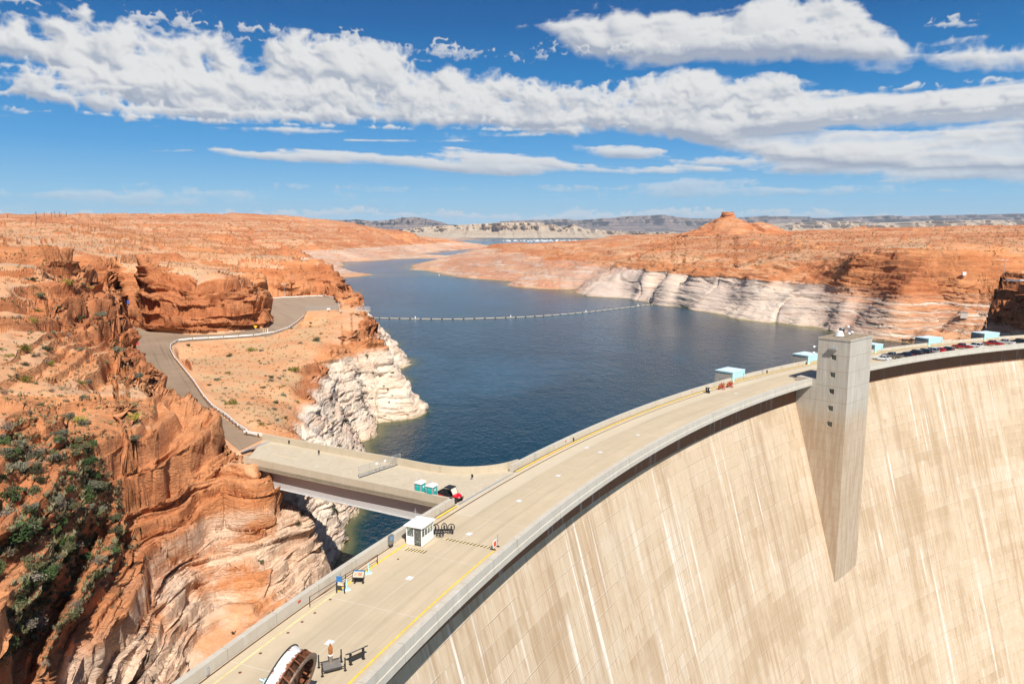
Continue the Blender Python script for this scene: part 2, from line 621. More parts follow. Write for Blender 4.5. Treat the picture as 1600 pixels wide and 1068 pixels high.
cy((400, 1050, 85), (500, 960, 104), (300, 1150, 74), (200, 1200, 64), (100, 1200, 52), (0, 1200, 44))
cw((-33, 126, -27), (-36.5, 127, -21), (-40.5, 127.5, -12), (-44.5, 125, -4.2), (-46, 120.5, -1.6), (-46.5, 128, -2.2), (-48, 124, -.6))
# white cliff below the west bench
cy((490, 790, 138), (520, 790, 155), (500, 722, 146), (512, 700, 160), (540, 740, 176), (520, 650, 192), (520, 620, 206), (540, 650, 216), (560, 690, 222), (560, 600, 241), (540, 562, 246), (590, 622, 250), (580, 645, 246), (600, 562, 262), (620, 600, 258), (640, 627, 256), (500, 780, 143), (520, 835, 142), (505, 600, 205), (560, 550, 256))
cz(-4, (462, 676), (482, 622))
cz(-3, (505, 572), (525, 552))
cz(-1.5, (548, 527), (590, 529), (570, 515), (585, 508), (575, 500))
cz(-1.2, (400, 610), (350, 572), (430, 562), (420, 640), (450, 600), (470, 560), (380, 580))
cz(-.4, (450, 530), (500, 507), (540, 492), (556, 480), (555, 474))
cz(-2.0, (566, 488), (563, 478))
# road and overlook, level with the crest
ROADP = [(150, 470), (200, 512), (205, 550), (243, 600), (300, 640), (350, 680), (380, 700), (410, 685), (370, 670), (330, 640), (300, 600), (270, 560), (265, 540), (275, 534), (330, 530), (420, 524), (455, 512), (480, 490), (530, 488), (527, 465), (505, 463), (440, 466), (408, 471), (425, 495), (420, 510), (350, 522), (300, 524), (240, 520)]
cz(0, *ROADP[1:], (320, 565), (230, 530), (230, 560), (460, 480), (500, 478), (440, 490), (445, 505), (285, 610), (340, 660))
# cut behind the road
cy((176, 455, 276), (200, 460, 286), (240, 461, 276), (300, 459, 271), (350, 456, 275), (390, 453, 287), (408, 453, 302), (416, 459, 318), (427, 496, 327), (423, 470, 345), (412, 462, 372), (178, 480, 262))
cy((250, 430, 310), (350, 430, 322), (400, 427, 350), (140, 432, 250), (120, 460, 205), (140, 406, 310), (250, 409, 352), (372, 421, 385), (392, 437, 345), (340, 420, 400), (300, 415, 420), (100, 385, 262), (0, 383, 232), (200, 400, 370), (300, 392, 480), (420, 402, 470), (480, 404, 520), (445, 440, 428), (500, 440, 432), (520, 417, 452), (515, 440, 435), (500, 461, 428), (440, 462, 424), (420, 420, 440), (540, 450, 420), (531, 431, 462), (515, 412, 474), (540, 468, 404), (549, 464, 400))
# middle and far west
cy((100, 375, 500), (0, 372, 600), (230, 381, 700), (160, 378, 640), (330, 375, 800), (400, 385, 800), (150, 362, 1000), (260, 368, 900), (350, 360, 1300), (450, 385, 1200), (0, 358, 1000), (440, 396, 1500), (480, 375, 1800), (550, 388, 2050), (640, 380, 2700), (-200, 360, 900), (-200, 342, 1400), (500, 402, 1690), (560, 400, 1850), (620, 398, 2050), (300, 345, 2000), (420, 350, 2100), (520, 365, 2300))
cy((0, 341, 1500), (100, 343, 1700), (200, 341, 2000), (250, 337, 2300), (300, 334, 2450), (400, 333.5, 2650), (480, 339, 2750), (560, 350, 2900), (640, 363, 3100), (700, 374, 3500), (750, 381, 3950))
cz(LAKE, (501, 411), (557, 408), (625, 404.5), (690, 401.5), (719, 399.5), (659, 392.3), (711, 389.5), (771, 384.8))
cz(-23, (640, 399.5), (690, 398.5), (590, 401))
cw((-230, 2500, -40), (-300, 2600, -38), (-200, 3000, -42), (-60, 2600, -40), (-140, 2250, -40), (60, 3100, -42), (200, 3400, -45), (0, 4000, -45), (300, 4800, -45), (0, 5500, -45), (500, 8000, -45), (0, 8000, -45), (-120, 4300, -40))
cw((-3500, 5000, 30), (-1500, 5000, 20), (-800, 5000, 0), (-520, 5600, -24), (-700, 8000, -20), (-1100, 11000, 0), (-3000, 12000, 20), (-180, 5200, -45), (-200, 6200, -45), (300, 6200, -45), (620, 6500, -42), (-250, 7500, -45), (300, 7500, -45), (750, 8200, -42), (0, 9500, -45), (600, 10000, -45), (-300, 10000, -42), (-350, 12000, -40), (500, 12000, -40), (150, 13200, -38))
# east bank
cz(LAKE, (640, 421.5), (700, 430), (800, 440), (900, 452), (985, 467), (1020, 473), (1055, 479), (1072, 481), (1100, 487), (1150, 498), (1190, 504), (1230, 508), (1262, 513), (1290, 516), (1310, 521), (1350, 530), (1400, 534), (1450, 534), (1490, 532))
cy((636, 419, 1470), (660, 412, 1560), (681, 405, 1660), (704, 400.5, 1800), (726, 395, 1950), (741, 389.5, 2080), (769, 382.5, 2280), (824, 380.5, 2600), (842, 384, 2500), (865, 383, 2480), (917, 376.5, 3000), (962, 368, 3000))
cy((700, 424, 1260), (740, 420, 1230), (800, 425, 1080), (760, 405, 1450), (800, 405, 1290), (800, 390, 1650), (850, 428, 950), (900, 437, 885), (900, 416, 920), (900, 396, 1110), (900, 384, 1800), (960, 390, 1110), (960, 430, 800), (960, 415, 850))
cy((1000, 432, 742), (1012, 425, 738), (1045, 430, 700), (1062, 433, 690), (1070, 446, 680), (1085, 432, 655), (1125, 435, 630), (1165, 438, 600), (1200, 440, 577), (1250, 449, 546), (1290, 455, 527), (1322, 470, 500), (1333, 500, 486), (1310, 500, 492), (1345, 460, 500))
cy((1125, 487, 597), (1150, 470, 590), (1200, 480, 553), (1250, 490, 528), (1290, 495, 510), (1050, 455, 675), (1020, 450, 725), (1100, 460, 632))
cy((1090, 422, 668), (1125, 417, 672), (1125, 402, 775), (1060, 410, 740), (1125, 386, 920), (1125, 371, 1500), (1200, 422, 610), (1200, 406, 690), (1170, 395, 770), (1240, 396, 680), (1260, 402, 640), (1250, 430, 575), (1280, 432, 552), (1300, 434, 535), (1302, 414, 556), (1330, 400, 520), (1330, 436, 512), (1400, 449, 468), (1400, 397, 500), (1360, 396, 515), (1400, 385, 680), (1240, 380, 900), (1300, 385, 720), (1400, 371, 1100), (1400, 357, 1700), (1500, 398, 476), (1500, 425, 466), (1500, 441, 458), (1500, 490, 442), (1450, 398, 486), (1450, 442, 466), (1450, 488, 447), (1400, 480, 452), (1375, 470, 470), (1360, 500, 462), (1400, 500, 447), (1560, 398, 476), (1560, 440, 452), (1540, 490, 440), (1600, 398, 480), (1600, 440, 446), (1600, 385, 660), (1600, 365, 1200), (1600, 351, 1800), (1500, 353, 1800), (1300, 364, 1700), (1230, 364.5, 1800), (1060, 372, 1500), (1000, 372, 1700), (1000, 386, 1120), (1000, 400, 910), (1000, 414, 800), (1750, 398, 480), (1750, 360, 1500), (1900, 398, 480), (1900, 350, 1700))
cy((1350, 523, 458), (1400, 526, 442), (1450, 514, 436), (1400, 514, 444), (1490, 520, 426), (1460, 528, 424))
# right abutment rock with its road shelf
cw((233, 362, -28), (229, 340, -27), (223, 310, -27), (217, 280, -27), (210, 250, -27), (204, 225, -27), (236, 359, 9), (232.5, 335, 10.5), (227.5, 310, 11), (222, 280, 11), (216, 250, 11), (210, 225, 11), (260, 300, 12), (262, 340, 12), (300, 330, 13), (256, 372, 9), (300, 380, 10), (260, 250, 12), (300, 250, 13), (250, 380, -14), (276, 394, -14), (310, 410, -12), (246, 372, -20))
cw((600, 4000, 20), (1500, 4000, 35), (2500, 4000, 45), (1150, 6000, 8), (2500, 7000, 30), (1300, 9000, -8), (2500, 12000, 10), (5000, 8000, 40), (5000, 14000, 30), (0, 15500, -20), (900, 15000, -20), (1500, 15000, 0))

P_ = np.array(PTS, float)


def to_uv(x, y):
    return np.arctan2(x, y), np.log(np.hypot(x, y))


pu, pv = to_uv(P_[:, 0], P_[:, 1])
EPS2 = .006 ** 2
_d = np.sqrt((pu[:, None] - pu) ** 2 + (pv[:, None] - pv) ** 2 + EPS2)
_n = len(P_)
_A = np.zeros((_n + 3, _n + 3))
_A[:_n, :_n] = _d - 0
_A[:_n, :_n] += np.eye(_n) * 1e-4
_A[:_n, _n:] = np.c_[np.ones(_n), pu, pv]
_A[_n:, :_n] = _A[:_n, _n:].T
# damp heights so that far ranges do not swamp near ones
_w = np.linalg.solve(_A, np.r_[P_[:, 2], 0, 0, 0])


def rbf(u, v):
    sh = u.shape
    u = u.ravel()
    v = v.ravel()
    out = np.empty(len(u))
    for i in range(0, len(u), 20000):
        a, b = u[i:i + 20000, None], v[i:i + 20000, None]
        out[i:i + 20000] = np.sqrt((a - pu) ** 2 + (b - pv) ** 2 + EPS2) @ _w[:_n] + _w[_n] + _w[_n + 1] * a[:, 0] + _w[_n + 2] * b[:, 0]
    return out.reshape(sh)


# lattice noise -------------------------------------------------------------
_rs = np.random.RandomState(11)
_LAT = _rs.rand(64, 64, 64).astype(np.float32) * 2 - 1


def vn(x, y, z):
    x = np.asarray(x, np.float32)
    y = np.asarray(y, np.float32)
    z = np.asarray(z, np.float32)
    xi = np.floor(x)
    yi = np.floor(y)
    zi = np.floor(z)
    fx, fy, fz = x - xi, y - yi, z - zi
    fx = fx * fx * fx * (fx * (fx * 6 - 15) + 10)
    fy = fy * fy * fy * (fy * (fy * 6 - 15) + 10)
    fz = fz * fz * fz * (fz * (fz * 6 - 15) + 10)
    xi = xi.astype(np.int32) & 63
    yi = yi.astype(np.int32) & 63
    zi = zi.astype(np.int32) & 63
    x1, y1, z1 = (xi + 1) & 63, (yi + 1) & 63, (zi + 1) & 63
    L = _LAT
    a = L[xi, yi, zi] * (1 - fx) + L[x1, yi, zi] * fx
    b = L[xi, y1, zi] * (1 - fx) + L[x1, y1, zi] * fx
    c = L[xi, yi, z1] * (1 - fx) + L[x1, yi, z1] * fx
    d = L[xi, y1, z1] * (1 - fx) + L[x1, y1, z1] * fx
    return (a * (1 - fy) + b * fy) * (1 - fz) + (c * (1 - fy) + d * fy) * fz


def fbm(x, y, z, oct=4, g=.5):
    s = 0
    a = 1
    for k in range(oct):
        s = s + a * vn(x * 2 ** k + 7.3 * k, y * 2 ** k + 3.1 * k, z * 2 ** k + 5.7 * k)
        a *= g
    return s


def sstep(x, a, b):
    q = np.clip((x - a) / (b - a), 0, 1)
    return q * q * (3 - 2 * q)


# coarse base grid in (azimuth, log distance)
UG = np.linspace(R_(-52), R_(52), 900)
VG = np.linspace(math.log(30), math.log(17000), 1100)
BASE = rbf(*np.meshgrid(UG, VG, indexing='ij'))


def base_h(u, v):
    a = np.clip((u - UG[0]) / (UG[1] - UG[0]), 0, len(UG) - 1.001)
    b = np.clip((v - VG[0]) / (VG[1] - VG[0]), 0, len(VG) - 1.001)
    i = a.astype(int)
    j = b.astype(int)
    fa, fb = a - i, b - j
    return (BASE[i, j] * (1 - fa) + BASE[i + 1, j] * fa) * (1 - fb) + (BASE[i, j + 1] * (1 - fa) + BASE[i + 1, j + 1] * fa) * fb


# level places: the road with the overlook, kept flat
ROAD = [atz(px, py, 0)[:2] for px, py in
        [(170, 490), (197, 512), (204, 550), (241, 600), (298, 641), (345, 680), (374, 704), (411, 686), (372, 669), (333, 640), (303, 600), (273, 560), (268, 541), (278, 535), (330, 531), (420, 525), (456, 513), (481, 491), (531, 488.5), (528, 465), (505, 462.5), (440, 465), (407, 470.5), (426, 496), (421, 511), (350, 521.5), (300, 523), (240, 518), (200, 505)]]


def poly_sd(x, y, poly):
    """signed distance to a plan polygon, negative inside"""
    d = np.full(x.shape, 1e9)
    ins = np.zeros(x.shape, bool)
    n = len(poly)
    for k in range(n):
        ax, ay = poly[k]
        bx, by = poly[(k + 1) % n]
        ex, ey = bx - ax, by - ay
        tt = np.clip(((x - ax) * ex + (y - ay) * ey) / (ex * ex + ey * ey), 0, 1)
        d = np.minimum(d, np.hypot(x - ax - tt * ex, y - ay - tt * ey))
        c = ((ay > y) != (by > y)) & (x < (bx - ax) * (y - ay) / (by - ay + 1e-12) + ax)
        ins ^= c
    return np.where(ins, -d, d)


DAMC = np.array([293.88, -64.6])
RU, RD = 341.72, 327.46
BUTTE = aty(1137, 363, 1900)


def height(x, y, u=None, v=None):
    if u is None:
        u, v = to_uv(x, y)
    z = base_h(u, v)
    # butte on the east plateau: capped cone with a talus apron and a lower shoulder to the right
    bx, by = BUTTE[0], BUTTE[1]
    lump = 1 + .10 * np.sin(x * .09) * np.cos(y * .07)
    d = np.hypot(x - bx, (y - by) * .7) * lump
    q = np.clip((128 - d) / (128 - 21), 0, 1)
    z = np.maximum(z, np.where(d < 128, 36 + 46 * q ** 1.3 + 7 * sstep(d, 23, 20) + 5 * sstep(d, 17, 14), -500))
    d = np.hypot(x - bx - 88, (y - by) * .7) * lump
    q = np.clip((84 - d) / (84 - 22), 0, 1)
    z = np.maximum(z, np.where(d < 84, 36 + 27 * q ** 1.15 + 3 * sstep(d, 22, 18), -500))
    d = np.hypot(x - bx - 52, (y - by) * .7)
    z = np.maximum(z, np.where(d < 110, 36 + 32 * np.clip((110 - d) / 76, 0, 1), -500))
    near = (x > -175) & (x < -40) & (y > 110) & (y < 470)
    if near.any():
        sd = poly_sd(x[near], y[near], ROAD)
        k = sstep(sd, 2.2, .2)
        z[near] = z[near] * (1 - k) + 0 * k
    # keep clear of the dam and everything on the downstream side
    rr = np.hypot(x - DAMC[0], y - DAMC[1])
    k = sstep(rr, RU + 14, RU + 3)
    z = np.where((x > -60) & (y < 300), np.minimum(z, z * (1 - k) + np.minimum(z, -172) * k), z)
    return z


# adaptive rows: along every azimuth the samples follow what the eye would see change
def grid(u0, u1, nu, nr, r0, r1, nd=2400):
    u = np.linspace(u0, u1, nu)
    v = np.linspace(math.log(r0), math.log(r1), nd)
    U, V = np.meshgrid(u, v, indexing='ij')
    rr = np.exp(V)
    Z = height(np.sin(U) * rr, np.cos(U) * rr, U, V)
    e = np.arctan2(Z - H, rr)
    run = np.maximum.accumulate(e, axis=1)
    de = np.abs(np.diff(e, axis=1))
    dl = np.diff(v)[None, :]
    vis = e[:, 1:] >= run[:, 1:] - .004
    m = np.where(vis, de, np.minimum(de, .012) * .3) + .012 * dl
    m = np.where((Z[:, 1:] < LAKE - 4), m * .08, m)
    ker = np.hanning(9)
    ker /= ker.sum()
    m = np.apply_along_axis(lambda q: np.convolve(np.pad(q, 4, mode='edge'), ker, 'valid'), 0, m)
    c = np.concatenate([np.zeros((nu, 1)), np.cumsum(m, axis=1)], axis=1)
    c /= c[:, -1:]
    tgt = np.linspace(0, 1, nr)
    VV = np.empty((nu, nr))
    for i in range(nu):
        VV[i] = np.interp(tgt, c[i], v)
    UU = np.repeat(u[:, None], nr, axis=1)
    return UU, VV


def normals(X, Y, Z):
    ax = np.gradient(X, axis=0), np.gradient(Y, axis=0), np.gradient(Z, axis=0)
    bx = np.gradient(X, axis=1), np.gradient(Y, axis=1), np.gradient(Z, axis=1)
    n = (ax[1] * bx[2] - ax[2] * bx[1], ax[2] * bx[0] - ax[0] * bx[2], ax[0] * bx[1] - ax[1] * bx[0])
    l = np.sqrt(n[0] ** 2 + n[1] ** 2 + n[2] ** 2) + 1e-12
    s = np.where(n[2] < 0, -1, 1)
    return n[0] / l * s, n[1] / l * s, n[2] / l * s


GRAVEL = [(178, 425), (330, 428), (395, 428), (405, 440), (345, 445), (290, 447), (265, 455), (230, 440)]
GRAVEL_P = [aty(p[0], p[1], 300)[:2] for p in GRAVEL]
BENCH = [atz(px, py, -1)[:2] for px, py in [(270, 535), (420, 528), (480, 492), (535, 490), (530, 520), (480, 560), (465, 620), (440, 680), (400, 680), (340, 640), (300, 590)]]


def mesh_grid(name, X, Y, Z, mat, attrs, flip=False):
    nu, nr = X.shape
    me = bpy.data.meshes.new(name)
    me.vertices.add(nu * nr)
    me.vertices.foreach_set('co', np.stack([X, Y, Z], -1).astype(np.float32).ravel())
    i, j = np.meshgrid(np.arange(nu - 1), np.arange(nr - 1), indexing='ij')
    a = (i * nr + j).ravel()
    q = np.stack([a, a + nr, a + nr + 1, a + 1], -1) if not flip else np.stack([a, a + 1, a + nr + 1, a + nr], -1)
    q = q[:, ::-1] if False else q
    n = len(q)
    me.loops.add(n * 4)
    me.loops.foreach_set('vertex_index', q.astype(np.int32).ravel())
    me.polygons.add(n)
    me.polygons.foreach_set('loop_start', np.arange(0, n * 4, 4, dtype=np.int32))
    me.polygons.foreach_set('loop_total', np.full(n, 4, np.int32))
    me.polygons.foreach_set('use_smooth', np.ones(n, bool))
    for k, d in attrs.items():
        at = me.attributes.new(k, 'FLOAT', 'POINT')
        at.data.foreach_set('value', d.astype(np.float32).ravel())
    me.update(calc_edges=True)
    me.validate()
    me.materials.append(mat)
    o = bpy.data.objects.new(name, me)
    COL.objects.link(o)
    return o


def cells(x, y, z, seed):
    """offset of the fracture block a point belongs to (nearest jittered lattice point)"""
    x = np.asarray(x, np.float32) + seed * 3.3
    y = np.asarray(y, np.float32) + seed * 1.7
    z = np.asarray(z, np.float32) + seed * 2.1
    bx, by, bz = np.floor(x - .5), np.floor(y - .5), np.floor(z - .5)
    best = np.full(x.shape, 9.0, np.float32)
    val = np.zeros(x.shape, np.float32)
    for i in (0, 1):
        for j in (0, 1):
            for k in (0, 1):
                cx, cy_, cz_ = bx + i, by + j, bz + k
                a = cx.astype(np.int32) & 63
                b = cy_.astype(np.int32) & 63
                c = cz_.astype(np.int32) & 63
                h1 = _LAT[a, b, c]
                h2 = _LAT[b, c, a]
                h3 = _LAT[c, a, b]
                d = (x - cx - .5 - .36 * h1) ** 2 + (y - cy_ - .5 - .36 * h2) ** 2 + (z - cz_ - .5 - .36 * h3) ** 2
                m = d < best
                best = np.where(m, d, best)
                val = np.where(m, _LAT[(a + 17) & 63, (b + 5) & 63, (c + 29) & 63], val)
    return val


def carve(X, Y, Z, near):
    """bedrock relief: strata steps, ledges and joints; returns displaced coordinates and masks"""
    nx, ny, nz = normals(X, Y, Z)
    slope = 1 - nz
    r = np.hypot(X, Y)
    sc = np.clip(r / 110.0, .7, 9)                       # relief grows with distance: far ledges are whole cliffs
    sc = 2 ** (np.floor(np.log2(sc) * 1.0))
    lr = np.log2(np.clip(r / 110.0, .7, 9))
    out = 0
    flat = np.zeros_like(Z)
    nearroad = (X > -190) & (X < -20) & (Y > 95) & (Y < 480)
    sd = np.full(Z.shape, 99.0)
    sd[nearroad] = poly_sd(X[nearroad], Y[nearroad], ROAD)
    sb = np.full(Z.shape, 99.0)
    sb[nearroad] = poly_sd(X[nearroad], Y[nearroad], BENCH)
    flat = sstep(sd, 4.5, .6) * sstep(Z, 1.6, .5)
    bench = sstep(sb, 5, -4)
    keep = (1 - flat)
    # warp
    wx = fbm(X * .035, Y * .035, Z * .05, 3)
    wz = fbm(X * .045 + 9, Y * .045, Z * .02 + 4, 3)
    outc = fbm(X * .05 + 20, Y * .05, Z * .08, 4, .6)
    rock = sstep(slope + .13 * outc, .035, .15)
    rock = np.maximum(rock * (1 - .85 * bench), sstep(slope, .22, .4) * .999)
    # terraces: beds about 2.6 m thick near, thicker with distance
    for hb, amp, lo, hi in ((1.7, 1.15, -9, .6), (4.0, 1.2, -9, 2.0), (2.8, 1.25, 1.7, 3.8), (6.5, 1.2, 3.4, 9), (13.0, 1.0, 4.2, 9)):
        wgt = sstep(lr, lo - .4, lo + .4) * (1 - sstep(lr, hi - .1, hi + 1.2))
        p = Z / hb + .30 * wx + .22 * wz + .010 * (X + Y) / hb
        fl = np.floor(p)
        f = p - fl
        st = sstep(f, .74, .92)
        var = sstep(vn(fl * 1.7 + X * .018, Y * .02, fl * .7), -.45, .35)
        out = out + (st - f) * hb * amp * wgt * var * (.45 + .55 * np.maximum(rock, .5 * sstep(lr, 1.5, 2.1)))
    ringz = sstep(Z, -2, -6) * sstep(Y, 118, 150)
    dz = out * keep * (1 - .85 * bench) * (1 - .85 * ringz)
    # blocks and buttresses
    blk = fbm(X * .10, Y * .10, Z * .15, 4, .5)
    big = fbm(X * .03 + 3, Y * .03, Z * .04, 3)
    dn = (blk * .30 + big * .9) * rock
    # joints: dark slots along the beds, shorter ones across them
    qx, qy = X * .8 + Y * .6, -X * .6 + Y * .8
    bed = Z + .10 * qx + .5 * wx
    bx_ = qx * .06 + .6 * wx
    c1 = vn(bx_, qy * .05, bed * .42 + .5 * wz)
    c2 = vn(qx * .11 + .5 * wx, qy * .09 + 5, bed * .95 + .6 * wz)
    c3 = vn(qx * .22 + .4 * wz, qy * .22 + 2, bed * .06 + .4 * wx)
    c4 = vn(qx * .30 + .5 * wx, qy * .30 + 8, bed * 2.0 + .6 * wz)
    c5 = vn(qx * .55 + .5 * wx, qy * .55 + 8, bed * .35 + .6 * wz)
    m1 = sstep(vn(X * .05, Y * .05, Z * .08), -.25, .3)
    m2 = sstep(vn(X * .04 + 7, Y * .04, Z * .05 + 3), -.1, .35)
    cr = (1 - sstep(np.abs(c1), .0, .055)) * 1.3 + (1 - sstep(np.abs(c2), .0, .05)) * .75 * m1 + (1 - sstep(np.abs(c3), 0, .022)) * .6 * m2 + (1 - sstep(np.abs(c4), 0, .07)) * .28 * m1 + (1 - sstep(np.abs(c5), 0, .04)) * .18 * m2
    # plates standing proud, with sharp lower lips
    pl = sstep(c1, .02, .10) * 1.0 + sstep(c2, .0, .07) * .5 * m1 + sstep(c4, 0, .12) * .16 + sstep(c1, .38, .44) * .8
    # fracture blocks: beds split by joints into angular steps
    wq = .35 * vn(X * .3, Y * .3, Z * .3)
    kx, ky, kz = qx + 1.2 * wx + wq, qy + 1.2 * wz + wq, bed + .4 * wx
    blocks = cells(kx * .05, ky * .05, kz * .46, 1) * 1.15 + cells(kx * .12, ky * .12, kz * 1.15, 2) * .6 + cells(kx * .36, ky * .36, kz * 2.7, 3) * .17
    blocks = blocks * np.clip(.9 + .2 * lr, .8, 1.5) * (1 - .5 * sstep(lr, 1.9, 2.6))
    east = sstep(Z, 6, -3) * sstep(X, -60, 40) * sstep(Y, 440, 500) * sstep(X, 235, 205)
    fold = fbm(X * .016 + 11, Y * .016, Z * .006, 4, .5)
    dn = dn + east * (fold * 8 - np.clip(1 - np.abs(fbm(X * .012, Y * .012 + 5, Z * .012, 3)) * 14, 0, 1) * 3)
    steep = sstep(slope, .05, .24)
    dn = dn + blocks * rock * (.12 + .88 * steep) * np.where(r < 1200, 1, 0) * (1 - .55 * ringz)
    dn = dn + (1 - .5 * ringz) * (1 - .45 * sstep(lr, 1.8, 2.4)) * (pl - cr) * .75 * rock * (.3 + .7 * steep) * np.where(r < 800, 1, .0) * np.clip(.8 + .25 * lr, .6, 1.7)
    # far relief in coarser units
    farw = sstep(lr, 1.6, 3)
    fx = fbm(X * .012, Y * .012, Z * .06, 5, .55)
    dn = dn * (1 - .6 * farw) + fx * 4.0 * farw * (.5 + rock) * (1 - .7 * ringz)
    wsh = 1 - np.abs(fbm(X * .0045 + 3, Y * .0045, Z * .002, 4, .55))
    dn = dn - sstep(wsh, .78, 1.0) * np.clip(r / 160, 2, 9) * farw * sstep(Z, 2, 12)
    soil = fbm(X * .25, Y * .25, Z * .2, 3) * .16 * np.clip(sc, 1, 4)
    dn = dn + soil * (1 - rock)
    dn = dn * keep * (1 - .7 * bench)
    under = sstep(Z, LAKE - 3, LAKE + .5)
    dn = dn * (.3 + .7 * under)
    X, Y, Z = X + nx * dn, Y + ny * dn, Z + dz * (.3 + .7 * under) + nz * dn
    n2 = normals(X, Y, Z)[2]
    rock = np.maximum(rock * (1 - .35 * sstep(n2, .96, .995) * sstep(lr, -9, 9)), sstep(1 - n2, .16, .36) * (1 - flat) * (1 - .6 * bench))
    return X, Y, Z, rock, bench, flat
# ------------------------------------------------------------------ rock material
def rock_material(name='canyon_rock'):
    m, t, p, o = mat_new(name)
    geo = t.node('ShaderNodeNewGeometry')
    pos = geo.outputs['Position']
    px, py, pz = t.sep(pos)
    rock = t.attr('rock')
    bench = t.attr('bench')
    nz = t.sep(geo.outputs['Normal'])[2]
    big = t.noise(pos, .013, 4, .6)
    mid = t.noise(pos, .07, 5, .6)
    fine = t.noise(pos, .9, 6, .65)
    # beds: noise stretched along the horizontal
    bedv = t.xyz(t.mul(px, .012), t.mul(py, .012), t.mul(t.addm(pz, t.mul(mid, 3)), .33))
    beds = t.noise(bedv, 1.0, 6, .7)
    finebed = t.noise(t.vmul(bedv, (6, 6, 5.0)), 1.0, 5, .7)
    red = t.ramp(beds, [(.25, (.36, .115, .043)), (.42, (.51, .20, .078)), (.55, (.60, .275, .125)), (.68, (.53, .21, .083)), (.8, (.64, .35, .19))])
    red = t.mix(t.rng(finebed, .35, .7, 0, .4), red, (.62, .29, .14))
    red = t.mix(t.rng(big, .40, .62, 0, .55), red, (.37, .105, .040))
    red = t.mix(t.rng(fine, .5, .8, 0, .30), red, (.66, .34, .19))
    # bleached ring the lake has left below its old shore
    ringn = t.addm(t.mul(t.sub(mid, .5), 4.5), t.mul(t.sub(big, .5), 5))
    zring = t.addm(pz, ringn)
    far = t.rng(py, 330, 480, 0, 1)
    ztop = t.addm(t.mul(far, 5.5), -5.5)
    ring = t.rng(t.sub(zring, ztop), 1.0, -1.0, 0, 1)
    mixw = t.m('MAXIMUM', t.rng(py, 760, 900, 0, .5), t.mul(t.rng(px, 205, 250, 0, .9), t.rng(py, 560, 520, 0, 1)))
    obed = t.rng(t.noise(t.xyz(t.mul(px, .006), t.mul(py, .006), t.mul(t.addm(pz, t.mul(mid, 4)), .45)), 1, 6, .72), .40, .52, 0, 1)
    ring = t.mul(ring, t.sub(1, t.mul(mixw, obed)))
    # the old shore was worn by the dam works nearest the viewer: patchy there
    nearm = t.rng(py, 150, 112, 0, 1)
    patchy = t.rng(t.noise(t.vmul(pos, (1, 1, 1.6)), .045, 5, .65), .36, .50, 0, 1)
    ring = t.mul(ring, t.sub(1, t.mul(nearm, t.sub(1, patchy))))
    ring = t.mul(ring, t.sub(1, t.mul(t.rng(t.addm(pz, t.mul(t.sub(mid, .5), 8)), -7, -3, 0, 1), nearm)))
    white = t.ramp(t.noise(t.vmul(pos, (.05, .05, .22)), 1.0, 6, .65), [(.28, (.58, .38, .265)), (.45, (.69, .55, .43)), (.62, (.74, .64, .53)), (.8, (.66, .47, .34))])
    white = t.mix(t.rng(t.noise(t.vmul(pos, (.5, .5, .05)), 1, 4, .6), .60, .72, 0, .6), white, (.46, .22, .11))
    east_shade = t.mul(t.rng(py, 420, 480, 0, 1), t.rng(t.noise(t.vmul(pos, (.02, .02, .03)), 1, 4, .6), .38, .6, .35, .85))
    white = t.mix(east_shade, white, (.50, .41, .355))  # grey shading of the east cliff put into the ring colour, in patches
    white = t.mix(t.mul(nearm, .45), white, (.66, .40, .24))
    c = t.mix(t.mul(ring, .93), red, white)
    # sand and gravel on the gentle ground
    sand = t.ramp(t.noise(pos, .05, 6, .65), [(.3, (.52, .24, .115)), (.5, (.58, .315, .17)), (.7, (.53, .36, .235))])
    speck = t.rng(t.noise(pos, 1.7, 3, .6), .60, .68, 0, 1)
    sand = t.mix(t.mul(speck, .5), sand, (.33, .25, .14))
    gravel = t.rng(t.noise(pos, .022, 4, .6), .52, .62, 0, .8)
    sand = t.mix(t.mul(gravel, t.rng(pz, 6, 14, 0, 1)), sand, (.40, .33, .24))
    plateau = t.ramp(t.noise(t.vmul(pos, (.005, .004, .03)), 1, 7, .7), [(.34, (.36, .12, .05)), (.45, (.52, .225, .105)), (.54, (.60, .35, .205)), (.62, (.50, .215, .10)), (.72, (.40, .135, .058))])
    pb = t.noise(t.xyz(t.mul(px, .0015), t.mul(py, .0015), t.mul(t.addm(pz, t.mul(big, 14)), .16)), 1, 6, .7)
    plateau = t.mix(t.rng(pb, .46, .60, 0, .7), plateau, (.40, .115, .042))
    plateau = t.mix(t.rng(pb, .42, .34, 0, .6), plateau, (.60, .36, .21))
    dots = t.rng(t.noise(pos, .11, 3, .7), .56, .66, 0, .75)
    plateau = t.mix(dots, plateau, (.20, .15, .075))
    farp = t.rng(t.m('SQRT', t.addm(t.mul(px, px), t.mul(py, py))), 420, 800, 0, 1)
    sand = t.mix(farp, sand, plateau)
    # the overlook bench carries tan grass and scrub
    bcol = t.ramp(t.noise(pos, .10, 6, .7), [(.30, (.50, .215, .095)), (.46, (.58, .30, .155)), (.60, (.52, .345, .195)), (.74, (.48, .195, .085))])
    bcol = t.mix(t.mul(t.rng(t.noise(pos, 1.1, 4, .7), .55, .66, 0, 1), .6), bcol, (.44, .36, .18))
    sand = t.mix(bench, sand, bcol)
    flatm = t.rng(t.addm(rock, t.mul(t.sub(mid, .5), .7)), .15, .6, 1, 0)
    flatm = t.mul(flatm, t.sub(1, t.mul(ring, .75)))
    c = t.mix(t.mul(flatm, .92), c, sand)
    # desert varnish: dark curtains running down the steep faces
    var = t.noise(t.vmul(pos, (.22, .22, .03)), 1, 5, .65)
